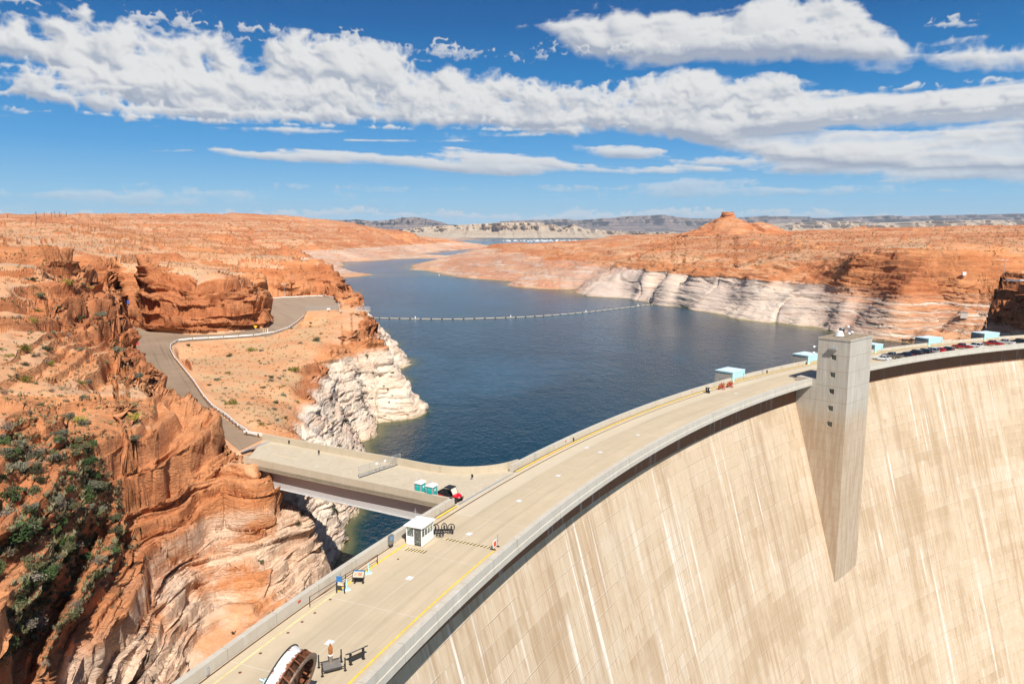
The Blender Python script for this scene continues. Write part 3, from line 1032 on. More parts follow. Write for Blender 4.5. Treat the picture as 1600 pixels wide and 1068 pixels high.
    c = t.mix(t.mul(t.mul(t.rng(var, .58, .70, 0, .32), rock), t.sub(1, t.mul(ring, .7))), c, (.17, .05, .025))
    # wet, algae-stained foot of the cliff
    foot = t.rng(t.addm(pz, t.mul(mid, 1.4)), LAKE + 2.0, LAKE + .6, 0, .75)
    c = t.mix(foot, c, (.30, .24, .13))
    vn_ = t.rng(t.noise(pos, 3.1, 5, .7), .25, .75, .80, 1.18, False)
    c = t.mix(1, c, t.xyz(vn_, vn_, vn_), 'MULTIPLY')
    t.put(p.inputs['Base Color'], c)
    p.inputs['Roughness'].default_value = .92
    p.inputs['Specular IOR Level'].default_value = .15
    # micro relief: chipped beds, splits and grain
    dist = t.m('SQRT', t.addm(t.mul(px, px), t.mul(py, py)))
    qx = t.addm(t.mul(px, .8), t.mul(py, .6))
    qy = t.addm(t.mul(px, -.6), t.mul(py, .8))
    wob = t.mul(t.sub(t.noise(pos, .5, 3, .6), .5), 1.3)
    bz = t.addm(t.addm(pz, t.mul(qx, .10)), wob)
    v1 = t.voro(t.xyz(t.mul(qx, .28), t.mul(qy, .28), t.mul(bz, 1.25)), 1.0, 'DISTANCE_TO_EDGE')
    v2 = t.voro(t.xyz(t.mul(qx, .9), t.mul(qy, .9), t.mul(bz, 3.2)), 1.0, 'DISTANCE_TO_EDGE')
    h = t.addm(t.mul(t.rng(v1, 0, .07, 0, 1), t.mul(t.rng(mid, .45, .6, 0, 1), .34)), t.mul(t.rng(v2, 0, .12, 0, 1), t.mul(t.rng(big, .42, .6, 0, 1), .10)))
    h = t.addm(h, t.mul(t.noise(t.xyz(t.mul(qx, .35), t.mul(qy, .35), t.mul(bz, 2.6)), 1, 7, .72), .95))
    # crisp bed partings: each bed ends in a sharp lip
    sw = t.noise(pos, .16, 4, .6)
    saw1 = t.m('FRACT', t.addm(t.mul(bz, .62), t.mul(sw, 1.6)))
    saw2 = t.m('FRACT', t.addm(t.mul(bz, 1.9), t.mul(sw, 3.0)))
    on1 = t.rng(t.noise(pos, .09, 4, .65), .42, .56, 0, 1)
    on2 = t.rng(t.noise(pos, .21, 4, .65), .46, .58, 0, 1)
    h = t.addm(h, t.addm(t.mul(t.mul(saw1, on1), .55), t.mul(t.mul(saw2, on2), .22)))
    h = t.mul(h, t.addm(t.mul(rock, .9), .1))
    h = t.addm(h, t.mul(t.noise(pos, 1.6, 6, .7), .16))
    hf = t.mul(t.noise(t.vmul(pos, (.05, .05, .4)), 1, 8, .72), 7.0)
    h = t.addm(t.mul(h, t.rng(dist, 250, 600, 1, .6)), t.mul(t.mul(hf, t.sub(1, t.mul(ring, .75))), t.rng(dist, 300, 800, 0, 1)))
    h = t.mul(h, t.sub(1, t.mul(t.mul(ring, .5), t.rng(py, 118, 150, 0, 1))))
    t.put(p.inputs['Normal'], t.bump(h, .62, 1.0))
    return m


M_ROCK = rock_material()


def build_terrain(name, u0, u1, nu, nr, r0, r1):
    UU, VV = grid(u0, u1, nu, nr, r0, r1)
    rr = np.exp(VV)
    X, Y = np.sin(UU) * rr, np.cos(UU) * rr
    Z = height(X, Y, UU, VV)
    X, Y, Z, rock, bench, flat = carve(X, Y, Z, True)
    o = mesh_grid(name, X, Y, Z, M_ROCK, {'rock': rock * (1 - flat), 'bench': bench}, flip=True)
    tag(o, kind='structure')
    return o, X, Y, Z


QT = 1.0
GA = build_terrain('terrain', R_(-50), R_(-5.0), int(980 * QT), int(1000 * QT), 36, 16500)
GB = build_terrain('terrain_east_bank', R_(-5.0), R_(50), int(760 * QT), int(620 * QT), 90, 16500)
GB[0].name = 'terrain'


# points on the built ground, for planting and for standing things on it
def ground(x, y):
    a = np.atleast_1d(np.array(x, float))
    b = np.atleast_1d(np.array(y, float))
    return height(a, b)


_gx = GA[1].ravel(), GA[2].ravel(), GA[3].ravel()


class Near:
    """nearest built vertex in a hashed plan grid"""
    def __init__(s, X, Y, Z, c):
        s.c = c
        s.d = {}
        k = (Y.ravel() < 700)
        for x, y, z in zip(X.ravel()[k][::1], Y.ravel()[k][::1], Z.ravel()[k][::1]):
            pass


def hit(px, py, G=None, lift=0.0):
    """where the sight line through a survey point meets the built ground"""
    G = G or (GA if px < 690 else GB)
    X, Y, Z = G[1:]
    u, v = vray(px, py)
    th = math.atan(u)
    i = int(np.argmin(np.abs(np.arctan2(X[:, 5], Y[:, 5]) - th)))
    yy, zz = Y[i], Z[i]
    ray = H + v * yy
    k = np.where((zz > ray) & (yy > 30))[0]
    if not len(k):
        return None
    j = k[0]
    return (float(X[i, j]), float(Y[i, j]), float(Z[i, j]))


# ------------------------------------------------------------------ lake
def lake():
    m, t, p, o = mat_new('lake_water')
    pos = t.node('ShaderNodeNewGeometry').outputs['Position']
    px, py, pz = t.sep(pos)
    dist = t.m('SQRT', t.addm(t.mul(px, px), t.mul(py, py)))
    n1 = t.noise(t.vmul(pos, (1.0, .7, 1)), .55, 4, .6)
    n2 = t.noise(t.vmul(pos, (1.0, .55, 1)), .17, 4, .6)
    n3 = t.noise(t.vmul(pos, (1, .6, 1)), 1.6, 3, .6)
    h = t.addm(t.addm(t.mul(n1, .8), t.mul(n2, 1.1)), t.mul(n3, .26))
    cat = t.noise(t.vmul(pos, (.006, .0035, 1)), 1, 5, .65)
    st = t.mul(t.rng(dist, 200, 3500, .62, .10), t.rng(cat, .36, .60, .40, 1.2))
    t.put(p.inputs['Normal'], t.bump(h, st, 1.0))
    sh = t.attr('depth')
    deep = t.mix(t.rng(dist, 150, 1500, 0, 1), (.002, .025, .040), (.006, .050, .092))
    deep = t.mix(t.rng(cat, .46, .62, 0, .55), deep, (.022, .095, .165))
    shallow = t.mix(t.rng(sh, 0, 5, 0, 1), (.10, .10, .05), (.018, .045, .022))
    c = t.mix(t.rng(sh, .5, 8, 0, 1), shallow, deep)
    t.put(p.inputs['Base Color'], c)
    p.inputs['Roughness'].default_value = .16
    p.inputs['IOR'].default_value = 1.33
    p.inputs['Specular IOR Level'].default_value = .33
    u = np.linspace(R_(-50), R_(50), 420)
    v = np.linspace(math.log(60), math.log(30000), 420)
    U, V = np.meshgrid(u, v, indexing='ij')
    X, Y = np.sin(U) * np.exp(V), np.cos(U) * np.exp(V)
    dep = np.clip(LAKE - height(X, Y, U, np.clip(V, VG[0], VG[-1])), 0, 40)
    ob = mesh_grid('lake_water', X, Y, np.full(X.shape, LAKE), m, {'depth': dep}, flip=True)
    bm = bmesh.new()
    bm.from_mesh(ob.data)
    dead = [f for f in bm.faces if (lambda c: math.hypot(c.x - DAMC[0], c.y - DAMC[1]) < RU - 1.5)(f.calc_center_median())]
    bmesh.ops.delete(bm, geom=dead, context='FACES')
    bm.to_mesh(ob.data)
    bm.free()
    tag(ob, kind='structure')


lake()


# ------------------------------------------------------------------ far mesas
def mesa_material(name, cols):
    m, t, p, o = mat_new(name)
    geo = t.node('ShaderNodeNewGeometry')
    pos = geo.outputs['Position']
    px, py, pz = t.sep(pos)
    b = t.noise(t.xyz(t.mul(px, .0004), t.mul(py, .0004), t.mul(pz, .028)), 1, 6, .7)
    v = t.noise(t.vmul(pos, (.006, .006, .0012)), 1, 6, .7)
    c = t.ramp(t.addm(t.mul(b, .7), t.mul(v, .3)), cols)
    t.put(p.inputs['Base Color'], c)
    p.inputs['Roughness'].default_value = .95
    p.inputs['Specular IOR Level'].default_value = .1
    return m


def mesa(name, D, tops, base_py, thick, mat, seed, talus=.5, foot=900):
    n = 420
    xs = np.array([q[0] for q in tops], float)
    ys = np.array([q[1] for q in tops], float)
    pxs = np.linspace(xs[0], xs[-1], n)
    top = np.interp(pxs, xs, ys)
    prof = [(0, 0), (.18, .12), (.42, .32), (.6, talus), (.63, talus + .05), (.66, talus + .3), (.72, talus + .34), (.74, 1.0), (.85, 1.0), (1.0, .985)]
    fine = np.interp(np.linspace(0, 1, 40), np.linspace(0, 1, len(prof)), [q[0] for q in prof]), np.interp(np.linspace(0, 1, 40), np.linspace(0, 1, len(prof)), [q[1] for q in prof])
    X = np.zeros((n, 41))
    Y = np.zeros((n, 41))
    Z = np.zeros((n, 41))
    ii = np.arange(n)
    for j in range(41):
        a, hh = (fine[0][j], fine[1][j]) if j < 40 else (1.9, .97)
        s_ = (pxs - xs[0]) / 18.0
        rag = fbm(s_, np.full(n, seed * 3.1), np.full(n, hh * .6), 5, .6) * foot * .42 + fbm(s_ * 3, np.full(n, seed + .5), np.full(n, .2), 3) * foot * .07
        off = (a - .74) * foot * 2.2 + rag * (1 - .9 * (a > .84))
        if j == 40:
            off = np.full(n, thick)
        for i in range(n):
            yy = D + off[i]
            x0, _, _ = aty(pxs[i], 340, D)
            zt = aty(pxs[i], top[i], D)[2]
            zb = aty(pxs[i], base_py, D)[2]
            X[i, j] = x0
            Y[i, j] = yy
            Z[i, j] = zb + (zt - zb) * hh
    Z += fbm(X * .003, Y * .003, Z * .01, 3) * 3
    ob = mesh_grid(name, X, Y, Z, mat, {}, flip=True)
    return tag(ob, kind='structure')


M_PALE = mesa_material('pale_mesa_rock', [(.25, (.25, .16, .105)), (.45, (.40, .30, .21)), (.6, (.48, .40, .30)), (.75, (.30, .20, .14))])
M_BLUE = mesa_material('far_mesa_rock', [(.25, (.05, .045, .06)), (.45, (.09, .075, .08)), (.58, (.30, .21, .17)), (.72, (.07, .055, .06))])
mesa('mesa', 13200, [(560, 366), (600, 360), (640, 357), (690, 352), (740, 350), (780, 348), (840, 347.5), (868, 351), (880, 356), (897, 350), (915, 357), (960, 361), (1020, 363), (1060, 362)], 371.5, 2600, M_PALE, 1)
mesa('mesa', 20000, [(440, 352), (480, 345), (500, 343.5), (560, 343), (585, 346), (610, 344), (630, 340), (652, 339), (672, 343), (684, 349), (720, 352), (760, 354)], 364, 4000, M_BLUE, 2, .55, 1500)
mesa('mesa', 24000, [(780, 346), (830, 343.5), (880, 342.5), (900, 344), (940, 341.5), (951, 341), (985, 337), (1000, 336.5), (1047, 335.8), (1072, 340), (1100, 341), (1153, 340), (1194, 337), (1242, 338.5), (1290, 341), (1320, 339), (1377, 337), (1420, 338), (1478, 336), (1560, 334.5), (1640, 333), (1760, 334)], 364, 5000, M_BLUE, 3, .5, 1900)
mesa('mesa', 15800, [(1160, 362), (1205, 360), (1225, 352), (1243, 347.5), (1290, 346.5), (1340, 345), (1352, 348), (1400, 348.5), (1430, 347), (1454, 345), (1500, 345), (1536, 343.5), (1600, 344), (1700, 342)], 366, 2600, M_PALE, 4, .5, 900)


# ------------------------------------------------------------------ air
hm = bpy.data.materials.new('haze')
hm.use_nodes = True
hm.node_tree.nodes.clear()
ht = NT(hm.node_tree)
ho = ht.node('ShaderNodeOutputMaterial')
hv = ht.node('ShaderNodeVolumePrincipled')
hv.inputs['Color'].default_value = (.74, .86, 1.0, 1)
hv.inputs['Density'].default_value = 2.0e-5
hv.inputs['Anisotropy'].default_value = 0
ht.l.new(hv.outputs[0], ho.inputs['Volume'])
hb = MB().box((0, 12000, 400), (76000, 60000, 1160)).build('haze', hm)
tag(hb, kind='stuff')
# ------------------------------------------------------------------ dam
def pol(R, ph, z=0.0):
    a = R_(ph)
    return (DAMC[0] + R * math.cos(a), DAMC[1] + R * math.sin(a), z)


def phir(p):
    x, y = p[0] - DAMC[0], p[1] - DAMC[1]
    return math.degrees(math.atan2(y, x)), math.hypot(x, y)


def arc(name, prof, ph0, ph1, mat, parent=None, step=.35, closed=True, uv=False, smooth=False):
    """sweep a (R, z) outline round the arch"""
    n = max(1, int(abs(ph1 - ph0) / step))
    k = len(prof)
    mb = MB()
    uvs = []
    for i in range(n + 1):
        ph = ph0 + (ph1 - ph0) * i / n
        acc = 0
        for j, (R, z) in enumerate(prof):
            if j:
                acc += math.hypot(R - prof[j - 1][0], z - prof[j - 1][1])
            mb.v.append(pol(R, ph, z))
            uvs.append((R_(ph) * -330.0, (z if uv == 'z' else R)))
    kk = k if closed else k - 1
    for i in range(n):
        for j in range(kk):
            a, b = i * k + j, i * k + (j + 1) % k
            mb.f.append((a, b, b + k, a + k))
    if closed:
        mb.f += [tuple(range(k)), tuple(n * k + j for j in range(k - 1, -1, -1))]
    o = mb.build(name, mat, parent, smooth=smooth, uv=uvs if uv else None)
    return o


def concrete(name, base, kind):
    m, t, p, o = mat_new(name)
    pos = t.node('ShaderNodeNewGeometry').outputs['Position']
    uv = t.node('ShaderNodeUVMap').outputs[0]
    u, v, _ = t.sep(uv)
    c = base
    n1 = t.noise(pos, .35, 6, .65)
    n2 = t.noise(pos, 3.0, 5, .7)
    c = t.mix(t.rng(n1, .35, .68, 0, .35), c, tuple(k * f for k, f in zip(base, (.80, .78, .74))))
    c = t.mix(t.rng(n2, .4, .8, 0, .3), c, tuple(min(1, k * 1.14) for k in base))
    h = t.addm(t.mul(n1, .02), t.mul(n2, .012))
    if kind == 'face':
        LH, LW = 2.3, 12.2
        wob = t.mul(t.sub(t.noise(t.xyz(t.mul(u, .12), t.mul(v, .12), 0), 1, 3, .5), .5), .35)
        lift = t.m('DIVIDE', t.addm(v, wob), LH)
        lf = t.m('FLOOR', lift)
        fr = t.sub(lift, lf)                    # 0 at the foot of a lift, 1 at its top
        col = t.m('DIVIDE', t.addm(u, t.mul(wob, .6)), LW)
        cf = t.m('FLOOR', col)
        cfr = t.sub(col, cf)
        wn = t.node('ShaderNodeTexWhiteNoise')
        t.put(wn.inputs['Vector'], t.xyz(cf, lf, 1.0))
        cell = wn.outputs['Value']
        # whole monoliths differ a little
        c = t.mix(t.rng(cell, 0, 1, 0, .30, False), c, (.44, .33, .215))
        # long runs of lime and rust, following the fall line
        s1 = t.noise(t.xyz(t.mul(u, .9), t.mul(v, .022), 2.0), 1, 7, .72)
        s2 = t.noise(t.xyz(t.mul(u, .22), t.mul(v, .016), 5.0), 1, 5, .65)
        s3 = t.noise(t.xyz(t.mul(u, 1.9), t.addm(t.mul(lf, 3.7), t.mul(v, .05)), 9.0), 1, 5, .72)
        zone = t.noise(t.xyz(t.mul(u, .03), t.mul(v, .04), 0), 1, 5, .65)
        zone2 = t.noise(t.xyz(t.mul(u, .05), t.mul(v, .09), 7), 1, 5, .65)
        tan = t.mul(t.rng(s1, .46, .64, 0, .95), t.rng(zone, .36, .58, .12, 1))
        c = t.mix(tan, c, (.40, .265, .155))
        c = t.mix(t.mul(t.mul(t.rng(s3, .50, .64, 0, .95), t.rng(fr, .05, 1, .25, 1)), t.rng(zone2, .38, .58, 0, 1)), c, (.37, .24, .14))
        c = t.mix(t.mul(t.rng(s2, .50, .62, 0, .8), t.rng(s1, .35, .6, .25, 1)), c, (.37, .255, .16))
        grit = t.noise(t.xyz(t.mul(u, .8), t.mul(v, .35), 3.0), 1, 7, .78)
        c = t.mix(t.mul(t.rng(grit, .52, .70, 0, .75), t.rng(zone2, .42, .6, .1, 1)), c, (.42, .29, .175))
        wh = t.noise(t.xyz(t.mul(u, .42), t.mul(v, .008), 12.0), 1, 6, .66)
        wst = t.noise(t.xyz(t.mul(u, .05), t.mul(v, .03), 4.0), 1, 4, .6)
        c = t.mix(t.mul(t.rng(wh, .56, .64, 0, .92), t.rng(wst, .42, .58, 0, .9)), c, (.74, .68, .60))
        w3 = t.noise(t.xyz(t.mul(u, 2.4), t.mul(lf, 5.1), 21.0), 1, 4, .66)
        c = t.mix(t.mul(t.rng(w3, .54, .70, 0, .7), t.rng(fr, 1, .2, 1, .1)), c, (.68, .60, .50))
        big1 = t.noise(t.xyz(t.mul(cf, .42), t.mul(lf, .19), 31.0), 1, 3, .6)
        big2 = t.noise(t.xyz(t.mul(u, .06), t.mul(v, .035), 31.0), 1, 6, .7)
        bigm = t.addm(t.mul(big1, .5), t.mul(big2, .5))
        c = t.mix(t.mul(t.rng(bigm, .50, .60, 0, .6), t.rng(s1, .3, .55, .4, 1)), c, (.36, .245, .145))
        c = t.mix(t.mul(t.rng(bigm, .48, .40, 0, .45), t.rng(s1, .62, .4, .3, 1)), c, (.58, .50, .40))
        # joints
        jl = t.m('MINIMUM', fr, t.sub(1, fr))
        jl = t.rng(t.mul(jl, LH), .02, .10, 1, 0)
        jv = t.rng(t.mul(t.m('MINIMUM', cfr, t.sub(1, cfr)), LW), .02, .09, 1, 0)
        brk = t.rng(t.noise(t.xyz(t.mul(u, .09), t.mul(lf, 2.3), 3.0), 1, 5, .7), .42, .60, .05, 1)
        brv = t.rng(t.noise(t.xyz(t.mul(cf, 2.3), t.mul(v, .06), 3.0), 1, 4, .7), .46, .66, .0, .6)
        j = t.m('MAXIMUM', t.mul(jl, brk), t.mul(jv, brv))
        c = t.mix(t.mul(j, .38), c, (.30, .19, .10))
        jw = t.rng(t.m('ABSOLUTE', t.sub(t.mul(fr, LH), .16)), .02, .10, .45, 0)
        c = t.mix(t.mul(jw, brk), c, (.66, .58, .46))
        h = t.addm(t.addm(h, t.mul(j, -.05)), t.mul(cell, .03))
    elif kind == 'deck':
        patch = t.noise(t.xyz(t.mul(u, .05), t.mul(v, .25), 0), 1, 4, .6)
        c = t.mix(t.rng(patch, .42, .62, 0, .45), c, tuple(k * .80 for k in base))
        lane = t.rng(t.m('ABSOLUTE', t.sub(v, 335.2)), .9, 3.6, .30, 0)
        c = t.mix(lane, c, tuple(k * .74 for k in base))
        tr = t.noise(t.xyz(t.mul(u, .02), t.mul(v, 3.2), 7), 1, 4, .6)
        c = t.mix(t.rng(tr, .52, .7, 0, .28), c, tuple(k * .68 for k in base))
        fu = t.m('FRACT', t.m('DIVIDE', u, 12.2))
        ju = t.rng(t.mul(t.m('MINIMUM', fu, t.sub(1, fu)), 12.2), .03, .09, 1, 0)
        jr = t.rng(t.m('ABSOLUTE', t.sub(v, 334.55)), .02, .07, 1, 0)
        j = t.m('MAXIMUM', ju, jr)
        c = t.mix(t.mul(j, .35), c, (.62, .57, .49))
        tyre = t.mul(t.rng(t.m('ABSOLUTE', t.sub(t.m('ABSOLUTE', t.sub(v, 334.6)), 2.3)), .15, .75, 1, 0), t.rng(t.noise(t.xyz(t.mul(u, .04), t.mul(v, 1.2), 2), 1, 5, .7), .42, .62, 0, .35))
        c = t.mix(tyre, c, tuple(k * .58 for k in base))
        st = t.noise(pos, .9, 6, .72)
        c = t.mix(t.rng(st, .62, .78, 0, .4), c, (.24, .18, .12))
        c = t.mix(t.rng(t.noise(pos, .55, 6, .75), .64, .76, 0, .5), c, (.60, .56, .50))
        pav = t.mul(t.rng(v, 337.0, 337.15, 0, 1), t.rng(u, -330 * R_(152.6), -330 * R_(152.5), 0, 1))
        c = t.mix(t.mul(pav, .45), c, (.56, .49, .38))
    else:
        s1 = t.noise(t.vmul(pos, (1.3, 1.3, .12)), 1, 6, .68)
        c = t.mix(t.rng(s1, .5, .72, 0, .42), c, tuple(k * f for k, f in zip(base, (.70, .62, .52))))
        c = t.mix(t.rng(t.noise(t.vmul(pos, (.8, .8, .06)), 1, 4, .6), .56, .7, 0, .35), c, (.62, .60, .56))
        if kind == 'wall':
            fu = t.m('FRACT', t.m('DIVIDE', u, 6.1))
            ju = t.rng(t.mul(t.m('MINIMUM', fu, t.sub(1, fu)), 6.1), .02, .06, 1, 0)
            c = t.mix(t.mul(ju, .5), c, (.22, .17, .12))
        if kind == 'tower':
            pz = t.sep(pos)[2]
            sk = t.noise(t.vmul(pos, (2.2, 2.2, .09)), 1, 6, .72)
            c = t.mix(t.rng(sk, .48, .66, 0, .5), c, (.30, .25, .195))
            c = t.mix(t.rng(sk, .44, .34, 0, .4), c, (.56, .53, .48))
            fz = t.m('FRACT', t.m('DIVIDE', t.addm(pz, t.mul(n1, .3)), 3.8))
            jz = t.rng(t.mul(t.m('MINIMUM', fz, t.sub(1, fz)), 3.8), .03, .10, 1, 0)
            c = t.mix(t.mul(jz, .55), c, (.26, .19, .12))
            lowt = t.rng(t.addm(pz, t.mul(t.sub(n1, .5), 8)), -3, -11, 0, .92)
            warm = t.mix(t.rng(s1, .38, .62, 0, 1), (.48, .375, .27), (.385, .275, .18))
            c = t.mix(lowt, c, warm)
            fl = t.m('FRACT', t.m('DIVIDE', t.addm(pz, t.mul(n1, .4)), 2.3))
            jl = t.rng(t.mul(t.m('MINIMUM', fl, t.sub(1, fl)), 2.3), .03, .09, 1, 0)
            c = t.mix(t.mul(t.mul(jl, lowt), .5), c, (.36, .22, .12))
    t.put(p.inputs['Base Color'], c)
    p.inputs['Roughness'].default_value = .88
    p.inputs['Specular IOR Level'].default_value = .2
    t.put(p.inputs['Normal'], t.bump(h, .8, 1.0))
    return m


M_FACE = concrete('dam_face_concrete', (.55, .43, .305), 'face')
M_DECK = concrete('crest_concrete', (.53, .43, .30), 'deck')
M_WALL = concrete('parapet_concrete', (.50, .455, .385), 'wall')
M_TOWER = concrete('tower_concrete', (.46, .415, .35), 'tower')
M_CONC = concrete('bridge_concrete', (.50, .425, .315), 'plain')
M_RAIL = simple('rail_steel', (.10, .045, .025), .55, .3)
M_YEL = simple('yellow_paint', (.80, .52, .02), .6, var=.2, scale=1.5)
M_CREAM = simple('worn_paint', (.66, .52, .27), .7, var=.25, scale=1.2)
M_BLACKP = simple('black_paint', (.07, .06, .05), .7)
M_PLATE = simple('pale_plate', (.62, .62, .62), .5)
M_GALV = simple('galvanised_steel', (.48, .50, .52), .4, .5)
M_DARK = simple('dark_metal', (.035, .033, .034), .5, .2)
M_WHITE = simple('white_paint', (.80, .80, .78), .45, var=.05)
M_AQUA = simple('pale_aqua_paint', (.40, .68, .70), .5, var=.06)
M_GLASS = simple('window_glass', (.10, .12, .10), .08, var=.3, spec=.7)
M_RUST = simple('rust', (.17, .060, .026), .85, var=.45, scale=4)

PHL, PHR = 166.0, 104.0
PH_BL = 152.15          # gap in the upstream wall where the bridge comes in
PH_BR = 149.45
TW0, TW1 = 132.21, 130.03
dam = thing('dam', 'curved pale concrete arch dam with stained downstream face and road along its crest', 'dam', pol(334, 150))


def par(o):
    """hang a mesh built in place under the dam"""
    return o


def dpart(o, root):
    o.parent = root
    o.matrix_parent_inverse = Matrix.Translation(-Vector(root.location))
    return o


BAT = .29
face_prof = [(RD + 3.9 - (abs(z) - 5.5) * BAT, z) for z in np.linspace(-5.5, -175, 18)]
fp = [(RU, -135.0), (RU, -.02), (RD + .02, -.02)]
dpart(arc('downstream_face', [(RD + 5.5, -5.5)] + face_prof, PHL, PHR, M_FACE, closed=False, uv='z'), dam)
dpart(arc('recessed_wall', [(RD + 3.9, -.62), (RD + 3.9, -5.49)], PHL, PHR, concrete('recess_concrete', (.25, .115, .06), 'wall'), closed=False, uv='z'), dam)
dpart(arc('upstream_face', [(RU, -.3), (RU, -80)], PHL, PHR, M_CONC, closed=False, uv='z'), dam)
dpart(arc('deck', [(RD + .02, -.6), (RD + .02, -.005), (RD + .7, 0), (RU - .6, 0), (RU, -.005), (RU, -.6)], PHL, PHR, M_DECK, closed=True, uv='r'), dam)
pw = [(RD, -.6), (RD, 1.1), (RD + .70, 1.1), (RD + .70, .004), (RD + .02, .004), (RD + .018, -.6)]
lip = [(RD - .10, -.62), (RD - .10, .10), (RD - .004, .16), (RD - .004, -.62)]
for a, b in ((PHL, TW0), (TW1 - .15, PHR)):
    dpart(arc('downstream_parapet', pw, a, b, M_WALL, uv='z'), dam)
    dpart(arc('fascia_band', lip, a, b, M_WALL, uv='z'), dam)
uw = [(RU - .60, .004), (RU - .60, 1.1), (RU, 1.1), (RU, .004)]
for a, b in ((PHL, PH_BL), (PH_BR, PHR)):
    dpart(arc('upstream_parapet', uw, a, b, M_WALL, uv='z'), dam)


def strip(R0, R1, a, b, mat, name, z=.008, h=.006):
    return dpart(arc(name, [(R0, z - h), (R0, z), (R1, z), (R1, z - h)], a, b, mat), dam)


strip(RU - .83, RU - .70, PHL, 154.6, M_RAIL, 'rail', .03, .03)
strip(339.74, 339.90, 153.6, PHR, M_RAIL, 'rail', .03, .03)
strip(RU - .80, RU - .70, 153.0, PH_BL, M_RAIL, 'rail', .19, .03)
strip(RU - .80, RU - .70, PH_BR, PHR, M_RAIL, 'rail', .19, .03)
strip(RD + .90, RD + 1.04, 153.75, TW0, M_RAIL, 'rail', .03, .03)
strip(339.72, 339.95, PHL, 156.6, M_CREAM, 'painted_line')
strip(339.72, 339.95, 156.55, 154.2, M_YEL, 'painted_line')
strip(RD + 2.10, RD + 2.26, PHL, 153.8, M_YEL, 'painted_line')
for a, b in ((153.0, PH_BL + .05), (PH_BR - .05, PHR)):
    strip(340.55, RU - .605, a, b, M_WALL, 'raised_walk', .15, .146)
    strip(340.52, 340.80, a, b, M_YEL, 'painted_line', .158, .006)
strip(RU - .6, 339.4, PH_BL - .02, PH_BR + .02, M_GALV, 'expansion_joint', .01, .006) if False else None
# hatched stop lines across the deck by the booth
mb = MB()
mk = MB()


def hatch(pa, pb, wdt, n, mb, mk):
    pa, pb = Vector(pa), Vector(pb)
    d = (pb - pa)
    e = d / n
    nrm = Vector((-d.y, d.x, 0)).normalized() * wdt
    for i in range(n):
        q = pa + e * i
        for tgt, a, b in ((mb, 0, .5), (mk, .5, 1)):
            vs = [q + e * a - nrm * .5, q + e * b - nrm * .5, q + e * (b + .35) + nrm * .5, q + e * (a + .35) + nrm * .5]
            tgt.add([(v.x, v.y, .008) for v in vs], [(0, 1, 2, 3)])


for pa, pb, wdt, n in ((atz(694, 841, 0), atz(770, 856, 0), .55, 14), (atz(632, 857, 0), atz(664, 862, 0), .8, 7)):
    mb, mk = MB(), MB()
    hatch(pa, pb, wdt, n, mb, mk)
    dpart(mb.build('hatched_line', M_CREAM), dam)
    dpart(mk.build('hatched_line', M_BLACKP), dam)
for px, py in ((515, 1003), (640, 902.5), (733, 833.5), (811, 782), (872, 742.5), (917, 699), (938, 706), (997, 679), (1150, 614)):
    q = atz(px, py, 0)
    ph, r = phir(q)
    s = .32
    dpart(arc('floor_plate', [(r - .35, .002), (r - .35, .012), (r + .35, .012), (r + .35, .002)], ph + .07, ph - .07, M_PLATE), dam)
for px, py in ((407, 1020), (450, 988), (472, 971), (492, 957), (516, 936), (622, 873), (375, 1050)):
    q = atz(px, py, 0)
    mbb = MB().lathe([(0, .0), (.14, .0), (.14, .03), (0, .035)], (q[0], q[1], .0), 10)
    dpart(mbb.build('drain_cover', M_RUST), dam)
# recessed lamps and boxes on the parapets
for px, py, rr, w_, h_, mm in ((322, 1046, 341, .35, .7, M_GALV), (528, 898, 341, .3, .7, M_GALV), (695, 799, 341, .3, .6, M_GALV), (805, 727, 341, .5, .65, M_GALV), (837, 714.5, 341, .7, 1.0, M_GALV), (898.5, 685.5, 341, .35, .6, M_DARK), (1192, 582, 341, .8, 1.2, M_GALV), (1199.5, 580.5, 341, .5, .8, M_DARK), (1256, 566.5, 341, .5, .8, M_DARK)):
    q = atz(px, py, .55)
    ph, r = phir(q)
    dpart(MB().box(pol(RU - .66, ph, .5 * h_ + .15), (.12, w_, h_), R_(ph)).build('parapet_box', mm, bevel=.02), dam)
for px, py in ((461, 938), (881, 689), (1084, 612), (1219, 574), (1244, 568)):
    ph, r = phir(atz(px, py, .7))
    dpart(MB().box(pol(RU - .62, ph, .75), (.05, .42, .18), R_(ph)).build('red_plate', simple('red_plate', (.5, .05, .03), .5), None), dam)

# ------------------------------------------------------------------ elevator tower
nrm_t = Vector((pol(1, TW0)[0] - DAMC[0], pol(1, TW0)[1] - DAMC[1], 0))     # radial, upstream
tan_t = Vector((nrm_t.y, -nrm_t.x, 0))
if tan_t.x < 0:
    tan_t = -tan_t
corner = Vector(pol(RD - 1.0, TW0, 0))
tower = thing('elevator_tower', 'tall grey concrete elevator tower with five small windows against the dam face', 'tower', tuple(corner))
TLEN, TWID, TTOP = 7.7, 12.4, 11.6


def tw(a, b, z):
    """a metres downstream from the rear corner, b metres along the front"""
    return tuple(corner - nrm_t * a + tan_t * b + Vector((0, 0, z)))


def tbox(mb, a0, a1, b0, b1, z0, z1):
    return mb.add([tw(a0, b0, z0), tw(a1, b0, z0), tw(a1, b1, z0), tw(a0, b1, z0), tw(a0, b0, z1), tw(a1, b0, z1), tw(a1, b1, z1), tw(a0, b1, z1)],
                  [(0, 3, 2, 1), (4, 5, 6, 7), (0, 1, 5, 4), (1, 2, 6, 5), (2, 3, 7, 6), (3, 0, 4, 7)])


